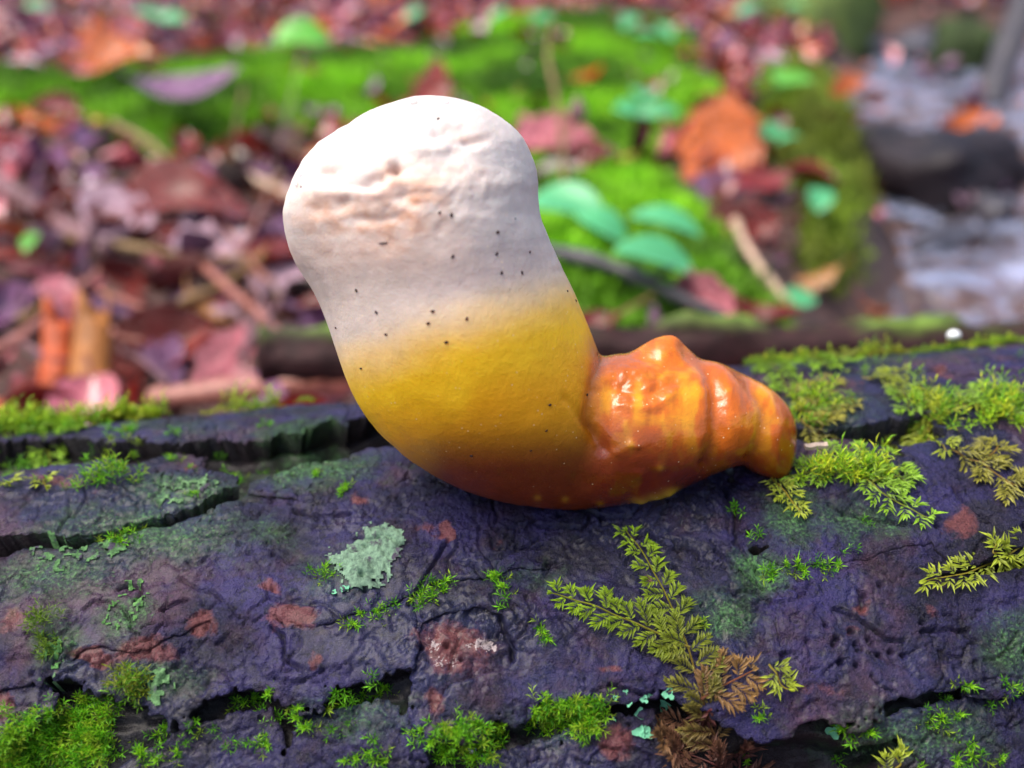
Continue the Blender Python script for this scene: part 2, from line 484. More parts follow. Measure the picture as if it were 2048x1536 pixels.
def log_pt(u, phi, h=0.0):
    u = np.asarray(u, float); phi = np.asarray(phi, float)
    r = R + np.asarray(h, float)
    return LC + u[..., None] * ax_ + (r * np.cos(phi))[..., None] * lup + (r * np.sin(phi))[..., None] * lfr
def log_nrm(phi):
    return math.cos(phi) * lup + math.sin(phi) * lfr
def log_hit(px, py):
    """(u, phi) on the base cylinder; None when the ray misses"""
    d = ray(np.array(float(px)), np.array(float(py))); o = CAMP - LC
    dp = d - (d @ ax_) * ax_; op = o - (o @ ax_) * ax_
    a = dp @ dp; b = 2 * dp @ op; c = op @ op - R * R
    q = b * b - 4 * a * c
    if q < 0: t = -b / (2 * a)
    else: t = (-b - math.sqrt(q)) / (2 * a)
    p = CAMP + d * t - LC
    return float(p @ ax_), math.atan2(p @ lfr, p @ lup)

STEP = 0.00032
U = np.arange(-0.165, 0.185, STEP)
PH = np.arange(math.radians(-38), math.radians(60), STEP / R)
UU, PP = np.meshgrid(U, PH, indexing='ij')
NU, NP = UU.shape
base = log_pt(UU, PP)
PX, PY, PW = project(base)
# rows past the skyline: continue the pixel coordinate upwards so that outlines stay single valued
jt = np.argmin(PY, axis=1)
for i in range(NU):
    j = jt[i]
    if j > 0:
        k = np.arange(j)
        PY[i, :j] = PY[i, j] - (j - k) * STEP * FPX / 0.25
        PX[i, :j] = PX[i, j]
S_U, S_V = UU * 1000.0, PP * R * 1000.0            # millimetres
WX = PX + 16 * fbm(S_U / 7, S_V / 7, 101, 4) + 5 * fbm(S_U / 1.4, S_V / 1.4, 131, 3)
WY = PY + 13 * fbm(S_U / 7, S_V / 7, 201, 4) + 5 * fbm(S_U / 1.4, S_V / 1.4, 231, 3)

# plates traced from the photograph, (polygon, height in mm, lift of far edge in mm)
BOT = [(370, 1428), (400, 1405), (480, 1375), (555, 1365), (575, 1392), (640, 1402), (668, 1372), (760, 1352), (815, 1330)]
PLATES = [
 # back / upper strip left
 ([(-300, 700), (1300, 640), (1300, 900), (860, 850), (770, 842), (700, 866), (620, 888), (500, 908), (380, 918), (270, 906), (150, 902), (0, 915), (-300, 940)], 4.3),
 # upper strip right, behind the fungus foot
 ([(1300, 640), (2500, 560), (2500, 700), (2048, 765), (1900, 780), (1700, 775), (1560, 790), (1300, 860)], 4.8),
 ([(1500, 790), (1700, 770), (1830, 790), (2048, 768), (2500, 740), (2500, 800), (2048, 838), (1900, 842), (1780, 865), (1650, 880), (1540, 880)], 4.0),
 ([(1880, 850), (2048, 838), (2500, 800), (2500, 900), (2048, 935), (1960, 912), (1890, 890)], 3.5),
 # small flake under the crevice
 ([(295, 955), (340, 942), (400, 950), (402, 968), (340, 978), (298, 972)], 2.8),
 # left middle plate
 ([(-300, 1020), (0, 992), (100, 978), (250, 970), (288, 976), (318, 1008), (430, 990), (468, 1002), (432, 1030), (330, 1062), (200, 1092), (100, 1096), (0, 1084), (-300, 1100)], 4.6),
 # strip between the left crevice and the main plate
 ([(340, 1060), (450, 1030), (560, 1012), (700, 985), (830, 940), (700, 1000), (560, 1042), (440, 1052)], 2.0),
 ([(520, 1000), (640, 960), (760, 930), (830, 935), (720, 958), (700, 990), (600, 1010)], 3.0),
 # main plate, upper part (under the fungus)
 ([(560, 1045), (700, 1003), (722, 962), (830, 945), (900, 900), (1300, 900), (1440, 978), (1470, 1095), (1500, 1150), (1300, 1150), (1110, 1132), (1000, 1162), (890, 1168), (800, 1202), (700, 1242), (640, 1262), (560, 1230), (520, 1120)], 4.2),
 # main plate, left field
 ([(-300, 1180), (0, 1132), (200, 1096), (330, 1064), (560, 1045), (520, 1120), (560, 1230), (500, 1260), (420, 1290), (250, 1330), (150, 1345), (0, 1380), (-300, 1450)], 3.7),
 # exposed rusty patch band on the left
 ([(140, 1350), (160, 1318), (210, 1300), (330, 1300), (400, 1262), (440, 1240), (450, 1300), (400, 1330), (300, 1352), (200, 1358)], 2.9),
 # lower left plate with ragged lower edge
 ([(150, 1352), (300, 1355), (400, 1332), (450, 1300), (500, 1262), (640, 1264), (650, 1300), (815, 1225), (835, 1300), (815, 1330)] + BOT[::-1], 3.9),
 # crease plate in the middle below the moss line
 ([(640, 1266), (700, 1246), (800, 1206), (890, 1172), (1000, 1166), (1110, 1136), (1060, 1230), (1010, 1240), (960, 1222), (900, 1232), (842, 1250), (835, 1300), (815, 1225), (700, 1262), (650, 1300)], 3.4),
 # wound
 ([(842, 1252), (900, 1232), (960, 1222), (1012, 1240), (1042, 1300), (1035, 1350), (1000, 1362), (905, 1390), (872, 1445), (850, 1445), (838, 1380), (832, 1300)], 2.2),
 # main centre right, below the fungus down to the lower ledge
 ([(1110, 1134), (1300, 1152), (1500, 1152), (1540, 1200), (1560, 1300), (1440, 1432), (1340, 1372), (1320, 1362), (1200, 1402), (1070, 1402), (1040, 1432), (990, 1422), (960, 1472), (880, 1470), (905, 1392), (1000, 1364), (1037, 1352), (1044, 1300), (1014, 1240), (1062, 1232)], 3.9),
 # right plate beyond the L groove
 ([(1482, 962), (1560, 930), (1640, 900), (1760, 930), (1812, 982), (1850, 1042), (1842, 1102), (1700, 1124), (1545, 1140), (1490, 1050)], 4.6),
 # far right plate
 ([(1812, 922), (1870, 906), (1960, 932), (2048, 952), (2500, 930), (2500, 1080), (2048, 1092), (1990, 1106), (1905, 1150), (1852, 1102), (1862, 1050), (1825, 985)], 5.0),
 # wide lower right plate
 ([(1510, 1150), (1545, 1144), (1700, 1128), (1842, 1106), (1900, 1152), (1990, 1118), (2048, 1180), (2500, 1150), (2500, 1250), (2048, 1345), (1990, 1372), (1900, 1370), (1742, 1382), (1690, 1436), (1612, 1432), (1600, 1402), (1560, 1462), (1492, 1472), (1442, 1432), (1560, 1302), (1542, 1202)], 4.0),
 ([(1995, 1108), (2048, 1096), (2500, 1084), (2500, 1148), (2048, 1176)], 3.0),
 # bottom plates under the ledge
 ([(1165, 1475), (1230, 1452), (1300, 1445), (1330, 1540), (1300, 1800), (900, 1800), (980, 1530), (1080, 1500)], 1.4),
 ([(620, 1455), (760, 1420), (850, 1470), (830, 1560), (700, 1700), (560, 1700), (600, 1520)], 1.2),
 ([(1700, 1470), (1900, 1420), (2048, 1390), (2500, 1320), (2500, 1800), (1850, 1800), (1780, 1540)], 1.2),
 ([(-300, 1460), (0, 1390), (60, 1380), (100, 1420), (40, 1470), (-300, 1600)], 2.6),
 ([(250, 1560), (380, 1470), (540, 1440), (560, 1500), (480, 1700), (200, 1800)], 1.0),
]
LAB = np.zeros((NU, NP), np.int16)
for k, (pl, h) in enumerate(PLATES):
    LAB[in_poly(WX, WY, pl)] = k + 1

for _ in range(6):                      # let the plates grow together; only wide crevices stay open
    for sh, axx in ((1, 0), (-1, 0), (1, 1), (-1, 1)):
        r_ = np.roll(LAB, sh, axx)
        LAB = np.where((LAB == 0) & (r_ > 0) & (vnoise(S_U * 2.1, S_V * 2.1, 900 + _) > 0.35), r_, LAB)
CREV = [([(560, 905), (620, 892), (700, 870), (775, 846), (870, 850), (900, 905), (830, 925), (740, 918), (640, 918)], 7.0),
        ([(270, 912), (380, 924), (500, 914), (620, 893), (700, 871), (775, 846), (870, 850), (900, 905), (830, 928), (740, 922), (620, 920), (500, 926), (400, 930), (300, 922)], 3.5),
        ([(-200, 1100), (100, 1103), (200, 1099), (330, 1068), (430, 1038), (500, 1008), (510, 1011), (440, 1046), (340, 1071), (200, 1106), (100, 1120), (0, 1130), (-200, 1150)], 3.5),
        ([(-200, 950), (0, 930), (120, 925), (270, 912), (300, 930), (200, 958), (100, 968), (0, 980), (-200, 1000)], 1.5),
        ([(1590, 884), (1650, 886), (1780, 868), (1880, 893), (1880, 912), (1800, 925), (1700, 905), (1600, 912)], 6.0),
        ([(1380, 1590), (1500, 1500), (1640, 1474), (1700, 1500), (1800, 1478), (1780, 1520), (1640, 1600)], 7.0),
        ([(1900, 1160), (2000, 1135), (2060, 1125), (2060, 1145), (1990, 1160), (1850, 1172)], 4.0)]
carve = np.zeros((NU, NP))
for pl, dep in CREV:
    mk = in_poly(WX, WY, pl); LAB[mk] = 0
    carve = np.maximum(carve, dep * smooth(0.15, 0.8, blur(mk.astype(float), 4)))
lump = 0.5 * fbm(S_U / 26, S_V / 16, 11, 2) + 0.10 * fbm(S_U / 6, S_V / 4, 21, 3) + 0.09 * fbm(S_U / 1.6, S_V / 1.3, 31, 3) - 0.07 * (1 - 2 * abs(fbm(S_U / 3.2, S_V / 2.2, 33, 4))) ** 3
cwx = S_U + 2.6 * fbm(S_U / 4, S_V / 4, 61, 3); cwy = S_V + 2.6 * fbm(S_U / 4, S_V / 4, 71, 3)
edge, cid = cellular(cwx / 11, cwy / 7, 5)
gate = smooth(-0.12, 0.2, fbm(S_U / 14, S_V / 14, 91, 3))
cracks = -0.9 * gate * np.exp(-(edge / 0.032) ** 2)
edge2, cid2 = cellular(cwx / 3.6 + 3, cwy / 2.8, 15)
gate2 = smooth(-0.1, 0.35, fbm(S_U / 9, S_V / 9, 95, 3))
cracks += -0.4 * gate2 * np.exp(-(edge2 / 0.08) ** 2)
fl_ = vnoise(cwx / 7, cwy / 5, 301) * 4 + 0.5 * fbm(S_U / 1.2, S_V / 1.2, 303, 3)
steps = 0.24 * (np.floor(fl_) + smooth(0.8, 1.0, fl_ - np.floor(fl_)))
fl2 = vnoise(cwx / 16 + 7, cwy / 9, 311) * 3 + 0.35 * fbm(S_U / 1.5, S_V / 1.5, 313, 4)
steps = steps + 0.42 * (np.floor(fl2) + smooth(0.85, 1.0, fl2 - np.floor(fl2))) - 0.9          # thin flakes a fraction of a millimetre thick
PITS = [(1690, 1275), (1725, 1290), (1705, 1310), (1655, 1300), (1770, 1312), (1745, 1320), (1700, 1340), (1795, 1320), (1730, 1298), (1660, 1290), (1668, 1335), (1718, 1205), (1750, 1185), (1830, 1258), (1120, 1056), (1200, 1058), (1095, 1150), (730, 1178), (735, 1205), (845, 1308), (895, 1302), (925, 1330), (1860, 1078), (2030, 1080), (1700, 1300), (1640, 1265)]
pits = np.zeros_like(PX)
for (x, y) in PITS:
    m = (abs(PX - x) < 25) & (abs(PY - y) < 25)
    pits[m] -= 2.0 * np.exp(-(((PX[m] - x) / 5.5) ** 2 + ((PY[m] - y) / 4.5) ** 2))
CRACKL = [[(1420, 1125), (1450, 1140), (1480, 1170), (1520, 1195)], [(1660, 1230), (1710, 1250), (1760, 1285), (1795, 1290)], [(1705, 1195), (1720, 1230)], [(1830, 1275), (1880, 1275), (1920, 1272)],
          [(1890, 1010), (1925, 1050), (1960, 1075)], [(1440, 990), (1462, 1040), (1472, 1095), (1510, 1165)], [(985, 1110), (1000, 1125), (1100, 1115)], [(1110, 1040), (1170, 1050), (1160, 1080), (1080, 1080)],
          [(1290, 1085), (1330, 1120), (1380, 1125), (1390, 1140)], [(590, 1050), (640, 1060), (700, 1058)], [(250, 1200), (270, 1190), (290, 1200), (280, 1225)], [(330, 1240), (380, 1220)],
          [(550, 1270), (575, 1290), (580, 1330), (610, 1345)], [(1210, 1380), (1280, 1395), (1300, 1385)], [(820, 1230), (850, 1180), (900, 1110)], [(1650, 1040), (1700, 1060), (1790, 1080)], [(1000, 1250), (1020, 1290), (1030, 1330)]]
for ln in CRACKL:
    d = seg_dist(WX * 0.5 + PX * 0.5, WY * 0.5 + PY * 0.5, catmull(ln, 4, False))
    pits -= 1.6 * np.exp(-(d / 2.8) ** 2)
rc_ = np.random.default_rng(313)
for q in range(150):                                      # hairline cracks and pinholes all over the bark
    x = -60 + 2160 * rc_.random(); y = 820 + 760 * rc_.random()
    if q % 3:
        a = rc_.normal() * 0.9 - 0.2; L_ = 35 + 90 * rc_.random(); ln = [(x, y)]
        for k in range(4):
            a += rc_.normal() * 0.5; x += L_ / 4 * math.cos(a); y += L_ / 5 * math.sin(a); ln.append((x, y))
        xs_ = [p[0] for p in ln]; ys_ = [p[1] for p in ln]
        m = (PX > min(xs_) - 20) & (PX < max(xs_) + 20) & (PY > min(ys_) - 20) & (PY < max(ys_) + 20)
        if m.any(): pits[m] -= (0.5 + 0.6 * rc_.random()) * np.exp(-(seg_dist(0.6 * WX[m] + 0.4 * PX[m], 0.6 * WY[m] + 0.4 * PY[m], ln) / 2.4) ** 2)
    else:
        for k in range(4):
            xx, yy = x + 40 * rc_.normal(), y + 25 * rc_.normal(); r_ = 2.5 + 2.5 * rc_.random()
            m = (abs(PX - xx) < 15) & (abs(PY - yy) < 15)
            pits[m] -= 1.1 * np.exp(-(((PX[m] - xx) / r_) ** 2 + ((PY[m] - yy) / r_) ** 2))
vd = seg_dist(PX, PY, catmull([(1448, 975), (1462, 1040), (1478, 1095), (1520, 1180)], 5, False))
pits -= 1.3 * np.exp(-(vd / 20) ** 2)
DETAIL = lump + cracks + steps + pits

BLX, BLY = fbm(S_U / 4, S_V / 4, 801, 4), fbm(S_U / 4, S_V / 4, 811, 4)
def blob(lst, soft=1.0):
    a = np.zeros_like(PX)
    for (x, y, rx, ry, s) in lst:
        d = ((WX + 22 * BLX - x) / rx) ** 2 + ((WY + 16 * BLY - y) / ry) ** 2
        a = np.maximum(a, s * np.exp(-d * 0.7 / soft))
    return a
rust = blob([(895, 1088, 16, 16, 1.0), (720, 1030, 34, 24, 0.55), (860, 1085, 40, 40, 0.40), (590, 1255, 55, 26, 0.75), (550, 1205, 32, 20, 0.6), (200, 1330, 60, 22, 0.75), (310, 1315, 70, 30, 0.65), (415, 1265, 35, 40, 0.6),
             (30, 1262, 30, 35, 0.6), (15, 1420, 45, 45, 0.6), (900, 1310, 85, 70, 0.62), (1900, 1085, 45, 40, 0.62), (1725, 1225, 30, 14, 0.6), (1230, 1490, 55, 40, 0.65), (1210, 1350, 26, 12, 0.65), (1280, 1178, 22, 10, 0.6),
             (870, 1410, 24, 40, 0.6), (1640, 1380, 70, 40, 0.42), (1000, 1190, 30, 50, 0.35), (800, 1060, 60, 40, 0.3), (130, 1000, 130, 14, 0.5), (640, 1320, 16, 22, 0.6), (380, 955, 20, 8, 0.7), (1700, 800, 50, 8, 0.5), (1880, 790, 50, 10, 0.5),
             (990, 1120, 22, 30, 0.4), (1170, 880, 40, 20, 0.3), (470, 1480, 40, 20, 0.4), (1850, 1240, 30, 20, 0.5), (1700, 1270, 30, 14, 0.5)])
algae = blob([(300, 1090, 240, 60, 0.75), (120, 1170, 160, 60, 0.75), (260, 1250, 60, 50, 0.85), (130, 1300, 60, 70, 0.7), (60, 1180, 100, 60, 0.6), (1580, 1060, 60, 60, 0.8), (1505, 1170, 50, 45, 1.0), (1450, 1250, 60, 40, 0.85), (1420, 1220, 60, 30, 0.6),
              (2010, 1300, 80, 70, 0.75), (1700, 1070, 130, 45, 0.7), (380, 1020, 110, 30, 0.9), (650, 895, 140, 25, 0.8), (620, 960, 160, 40, 0.9), (350, 890, 150, 25, 0.5), (680, 1180, 110, 60, 0.55), (540, 1090, 100, 40, 0.6),
              (330, 1370, 90, 40, 0.75), (720, 1430, 120, 60, 0.6), (1050, 1170, 120, 30, 0.5), (1820, 1470, 200, 70, 0.7), (1120, 1450, 140, 50, 0.5), (450, 850, 200, 20, 0.5), (1700, 740, 250, 40, 0.6), (1650, 850, 120, 40, 0.6), (960, 1010, 200, 20, 0.35), (1560, 1350, 60, 40, 0.3)])
pale = blob([(870, 1300, 34, 22, 0.85), (960, 1300, 40, 24, 0.95), (890, 1335, 60, 30, 0.7), (1215, 1350, 20, 10, 0.6), (1800, 1350, 30, 20, 0.3)], 0.8)
PAINT = np.stack([rust, algae, pale], -1)

log_root = empty('fallen_log', log_pt(0.0, 0.0) - np.array([0, 0, R]))
tag(log_root, 'dark purple wet log with flaking mossy bark, carrying the orange fungus', 'log')
ROOTL = np.array(log_root.location)
HTOP = np.zeros((NU, NP))

def components(mask):
    r0 = np.where(mask.any(1))[0]; c0 = np.where(mask.any(0))[0]
    sl_ = (slice(r0[0], r0[-1] + 1), slice(c0[0], c0[-1] + 1)); m = mask[sl_]
    lab = np.where(m, np.arange(m.size).reshape(m.shape), -1)
    idx = np.arange(m.size).reshape(m.shape)
    ea = np.concatenate([idx[:-1][m[:-1] & m[1:]], idx[:, :-1][m[:, :-1] & m[:, 1:]]])
    eb = np.concatenate([idx[1:][m[:-1] & m[1:]], idx[:, 1:][m[:, :-1] & m[:, 1:]]])
    L = np.arange(m.size)
    while True:
        mn = np.minimum(L[ea], L[eb]); old = L.copy()
        np.minimum.at(L, L[ea], mn); np.minimum.at(L, L[eb], mn); L = L[L]; L = L[L]
        if (L == old).all(): break
    L = L.reshape(m.shape); out = []
    ids, cn = np.unique(L[m], return_counts=True)
    for i, c in zip(ids, cn):
        if c < 260: continue
        f = np.zeros_like(mask); f[sl_] = m & (L == i); out.append(f)
    return out
def plate_mesh(name, mask, H, mat_, floor_h, under):
    cm = mask[:-1, :-1] & mask[1:, :-1] & mask[1:, 1:] & mask[:-1, 1:]
    if cm.sum() < 30: return None
    i = np.arange(NU * NP).reshape(NU, NP)
    Q = np.stack([i[:-1, :-1], i[1:, :-1], i[1:, 1:], i[:-1, 1:]], -1)[cm]
    used = np.unique(Q); rm = np.full(NU * NP, -1, np.int64); rm[used] = np.arange(len(used))
    F = rm[Q]
    E = np.concatenate([F[:, [0, 1]], F[:, [1, 2]], F[:, [2, 3]], F[:, [3, 0]]])
    key = np.minimum(E[:, 0], E[:, 1]) * 10000000 + np.maximum(E[:, 0], E[:, 1])
    uk, idx, cnt = np.unique(key, return_index=True, return_counts=True)
    BE = E[idx[cnt == 1]]
    u = UU.ravel()[used].copy(); p = PP.ravel()[used].copy(); h = H.ravel()[used].copy()
    for _ in range(3):                                    # take the staircase out of the outline
        su = np.zeros(len(u)); sp = np.zeros(len(u)); c = np.zeros(len(u))
        for a, b in ((0, 1), (1, 0)):
            np.add.at(su, BE[:, a], u[BE[:, b]]); np.add.at(sp, BE[:, a], p[BE[:, b]]); np.add.at(c, BE[:, a], 1)
        bm = c > 0
        u[bm] = 0.4 * u[bm] + 0.6 * su[bm] / c[bm]; p[bm] = 0.4 * p[bm] + 0.6 * sp[bm] / c[bm]
    V = log_pt(u, p, h)
    bv = np.unique(BE); b2 = np.full(len(u), -1); b2[bv] = len(u) + np.arange(len(bv))
    bm_ = blur(mask.astype(float), 5); gu, gp = np.gradient(bm_)
    gu = gu.ravel()[used][bv]; gp = gp.ravel()[used][bv]; gl = np.hypot(gu, gp) + 1e-6        # undercut: the foot of the edge steps back under the plate
    Vs = log_pt(u[bv] + gu / gl * under, p[bv] + gp / gl * under / R, np.full(len(bv), floor_h))
    loc = np.full(len(u), -1); loc[bv] = np.arange(len(bv)); ba, bb_ = loc[BE[:, 0]], loc[BE[:, 1]]
    for _ in range(30):                                   # the hidden foot runs smoother than the torn edge
        sm = np.zeros_like(Vs); c_ = np.zeros(len(bv))
        np.add.at(sm, ba, Vs[bb_]); np.add.at(sm, bb_, Vs[ba]); np.add.at(c_, ba, 1); np.add.at(c_, bb_, 1)
        Vs = 0.4 * Vs + 0.6 * sm / np.maximum(c_, 1)[:, None]
    SF = np.stack([BE[:, 1], BE[:, 0], b2[BE[:, 0]], b2[BE[:, 1]]], -1)
    V = np.concatenate([V, Vs]); F = np.concatenate([F, SF])
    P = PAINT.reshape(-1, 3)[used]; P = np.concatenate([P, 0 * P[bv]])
    o = obj(name, mesh_from(name, V - ROOTL, F[:, ::-1], [mat_, M_INNER_SHADE], col={'paint': P}, mi=np.r_[np.zeros(len(F) - len(SF), int), np.ones(len(SF), int)]), log_root)  # broken edges use inner bark with crevice shade in its colour
    return o

Hbase = (-2.2 + 1.6 * fbm(S_U / 9, S_V / 5, 41, 4) + 0.5 * fbm(S_U / 2, S_V / 1.5, 42, 3) + 0.5 * fbm(S_U / 14, S_V / 2.0, 43, 3)) / 1000
Hbase = Hbase - carve / 1000
HTOP[:] = Hbase
for k, (pl, h) in enumerate(PLATES):
    mk = LAB == k + 1
    if mk.sum() < 40: continue
    mk0 = mk
    for _ in range(4):                                    # run a little way under the neighbours, so that plates meet in a step, not in a gap
        e_ = mk.copy(); e_[1:] |= mk[:-1]; e_[:-1] |= mk[1:]; e_[:, 1:] |= mk[:, :-1]; e_[:, :-1] |= mk[:, 1:]
        mk = e_ & (LAB > 0)
    bl = blur(mk.astype(float), 2)
    H = (3.6 + (h - 3.6) * 0.8 + DETAIL - 0.45 * (1 - smooth(0.45, 0.95, bl))) / 1000
    if k == 13: H = H + (0.9 * fbm(S_U / 2.2, S_V / 2.2, 400, 3)) / 1000
    HTOP[mk0] = H[mk0]
    core = mk[:-1, :-1] & mk[1:, :-1] & mk[1:, 1:] & mk[:-1, 1:]
    cell = np.zeros_like(mk); cell[:-1, :-1] = core
    for comp in components(cell):
        mk2 = comp.copy(); mk2[1:] |= comp[:-1]; mk2[:, 1:] |= mk2[:, :-1].copy()
        plate_mesh('bark_plate', mk2, H, M_BARK, -0.010, 0.007 if k == 0 else 0.0035)
sub = 2
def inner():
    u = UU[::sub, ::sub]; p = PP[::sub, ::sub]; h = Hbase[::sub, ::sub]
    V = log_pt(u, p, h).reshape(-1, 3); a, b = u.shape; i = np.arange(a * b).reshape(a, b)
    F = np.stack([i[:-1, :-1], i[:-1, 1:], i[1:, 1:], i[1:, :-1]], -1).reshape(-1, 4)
    obj('shaded_inner_bark', mesh_from('shaded_inner_bark', V - ROOTL, F, [M_INNER_SHADE], col={'paint': PAINT[::sub, ::sub].reshape(-1, 3)}), log_root)
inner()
def log_body():
    us = np.linspace(-0.75, 0.75, 220); ps = np.linspace(0, 2 * math.pi, 120, endpoint=False)
    u, p = np.meshgrid(us, ps, indexing='ij')
    hid = (u > U[0] - 0.004) & (u < U[-1] + 0.004)
    pp = (p + math.pi) % (2 * math.pi) - math.pi
    h = 0.003 * fbm(u * 45, np.cos(pp) * 8 + 3 * np.sin(pp), 70, 4) + 0.001
    h = np.where(hid & (pp > PH[0] - 0.03) & (pp < PH[-1] + 0.03), -0.016, h)
    V = log_pt(u, p, h).reshape(-1, 3); a, b = u.shape; i = np.arange(a * b).reshape(a, b); j = np.roll(i, -1, axis=1)
    F = np.stack([i[:-1], i[1:], j[1:], j[:-1]], -1).reshape(-1, 4).tolist()
    F += [i[0].tolist(), i[-1][::-1].tolist()]
    P = np.zeros((len(V), 3)); P[:, 1] = 0.4
    obj('log_body', mesh_from('log_body', V - ROOTL, F, [M_BARK], col={'paint': P}), log_root)
log_body()

def on_log(px, py, lift=0.0):
    """point, normal on the real bark surface under a pixel"""
    u, ph = log_hit(px, py)
    h = float(bilin(HTOP, np.array((u - U[0]) / STEP), np.array((ph - PH[0]) / (STEP / R))))
    # one correction step so that raised plates keep their place in the picture
    P = log_pt(np.array(u), np.array(ph), h)
    qx, qy, _ = project(P)
    u2, ph2 = log_hit(px + (px - qx), py + (py - qy))
    h = float(bilin(HTOP, np.array((u2 - U[0]) / STEP), np.array((ph2 - PH[0]) / (STEP / R))))
    return log_pt(np.array(u2), np.array(ph2), h + lift), log_nrm(ph2)

# ------------------------------------------------------------------ the fungus
def build_fungus():
    CAPP = catmull([(574, 440), (583, 385), (608, 337), (650, 290), (702, 257), (760, 228), (822, 207), (872, 203), (932, 211), (988, 232), (1034, 266), (1062, 310), (1075, 355), (1077, 405), (1086, 455), (1110, 512), (1140, 572), (1166, 632), (1190, 692),
                    (1212, 750), (1222, 830), (1215, 910), (1180, 975), (1120, 1008), (1040, 1008), (960, 990), (900, 966), (838, 930), (788, 890), (742, 842), (706, 780), (681, 712), (662, 655), (636, 592), (602, 540), (580, 490)], 4)
    STALK = catmull([(1130, 770), (1165, 735), (1205, 714), (1260, 706), (1330, 706), (1400, 716), (1470, 738), (1535, 772), (1578, 812), (1594, 858), (1593, 912), (1577, 957), (1545, 958), (1512, 946), (1480, 931), (1420, 953), (1350, 984), (1280, 1004), (1200, 1016), (1120, 1018), (1060, 990), (1050, 900), (1085, 820)], 4)
    KNOB = catmull([(1262, 716), (1296, 684), (1334, 672), (1364, 682), (1394, 716), (1386, 760), (1330, 790), (1280, 770)], 4)
    gs = 4.0
    px = np.arange(540, 1632, gs); py = np.arange(170, 1056, gs)
    X, Y = np.meshgrid(px, py, indexing='ij')
    dA = project(on_log(1120, 1012)[0])[2]; dB = project(on_log(1555, 960)[0])[2]
    dref = dA + 0.001
    mm = dref / FPX * 1000                        # millimetres per pixel
    def inflate(poly, depth):
        sd_ = poly_sdf(X, Y, [tuple(p) for p in poly]) * mm
        ins = sd_ > 0
        h = np.where(ins, sd_ * depth, 0.0)
        chk = (np.indices(X.shape).sum(0) % 2 == 0)
        f = 4 * (gs * mm) ** 2
        for it in range(700):
            for c in (chk, ~chk):
                nb = np.zeros_like(h)
                nb[1:] += h[:-1]; nb[:-1] += h[1:]; nb[:, 1:] += h[:, :-1]; nb[:, :-1] += h[:, 1:]
                new = (nb + f) / 4
                h = np.where(ins & c, h + 1.85 * (new - h), h)
        h = np.maximum(h, 0)
        rc = math.sqrt(h.max())
        return np.where(ins, np.minimum(h, 4 * rc * sd_ + h * 0.3), 2 * rc * sd_) , rc
    hc, rc = inflate(CAPP, 18); hs, rs = inflate(STALK, 12); hk, rk = inflate(KNOB, 5)
    w = np.arange(-27, 27.01, 0.5)
    W = w[None, None, :]
    gc = (hc[..., None] * 0.80 - (W) ** 2) / (2 * rc)
    gsx = (hs[..., None] * 0.85 - (W - 2.0) ** 2) / (2 * rs)
    gk = (hk[..., None] * 1.1 - (W + 0.5) ** 2) / (2 * rk)
    def smax(a, b, k):
        h = np.clip(0.5 + 0.5 * (a - b) / k, 0, 1)
        return b + (a - b) * h + k * h * (1 - h)
    G = smax(smax(gsx, gk, 1.6), gc, 1.8)
    inside = G > 0
    # surface nets
    nx, ny, nz = G.shape
    acc = np.zeros((nx - 1, ny - 1, nz - 1, 3), np.float32); cnt = np.zeros((nx - 1, ny - 1, nz - 1), np.float32)
    cor = [(a, b, c) for a in (0, 1) for b in (0, 1) for c in (0, 1)]
    def sl(c): return tuple(slice(c[k], (nx, ny, nz)[k] - 1 + c[k]) for k in range(3))
    for c0 in cor:
        for ax in range(3):
            if c0[ax]: continue
            c1 = list(c0); c1[ax] = 1; c1 = tuple(c1)
            a = G[sl(c0)]; b = G[sl(c1)]
            m = (a > 0) != (b > 0)
            t = np.where(m, a / np.where(m, a - b, 1), 0)
            for k in range(3):
                acc[..., k] += np.where(m, (c0[k] if k != ax else t), 0)
            cnt += m
    act = cnt > 0
    vid = np.full(act.shape, -1, np.int64); vid[act] = np.arange(act.sum())
    idx = np.argwhere(act)
    pos = idx + acc[act] / cnt[act][:, None]
    Fs = []
    for ax in range(3):
        s0 = [slice(None)] * 3; s1 = [slice(None)] * 3
        s0[ax] = slice(0, -1); s1[ax] = slice(1, None)
        e = inside[tuple(s0)] != inside[tuple(s1)]
        ii = np.argwhere(e)
        o1, o2 = (ax + 1) % 3, (ax + 2) % 3
        ok = (ii[:, o1] > 0) & (ii[:, o2] > 0) & (ii[:, o1] < act.shape[o1]) & (ii[:, o2] < act.shape[o2])
        ii = ii[ok]
        flip = inside[tuple(s0)][tuple(ii.T)]
        q = []
        for (da, db) in ((0, 0), (-1, 0), (-1, -1), (0, -1)):
            j = ii.copy(); j[:, o1] += da; j[:, o2] += db
            q.append(vid[tuple(j.T)])
        q = np.stack(q, -1)
        q[~flip] = q[~flip][:, ::-1]
        Fs.append(q)
    F = np.concatenate(Fs)
    F = F[(F >= 0).all(1)]
    # relax
    n = len(pos)
    E = np.concatenate([F[:, [0, 1]], F[:, [1, 2]], F[:, [2, 3]], F[:, [3, 0]]])
    deg = np.bincount(E[:, 0], minlength=n) + np.bincount(E[:, 1], minlength=n)
    for _ in range(6):
        s = np.zeros_like(pos)
        for k in range(3):
            s[:, k] = np.bincount(E[:, 0], pos[E[:, 1], k], n) + np.bincount(E[:, 1], pos[E[:, 0], k], n)
        pos = 0.5 * pos + 0.5 * s / deg[:, None]
    qx = px[0] + pos[:, 0] * gs; qy = py[0] + pos[:, 1] * gs; qw = w[0] + pos[:, 2] * 0.5
    m = -0.016 * np.clip((1010 - qy) / 800, 0, 1) * smooth(1350, 950, qx) + (dB - dA) * smooth(1200, 1600, qx) - 0.002
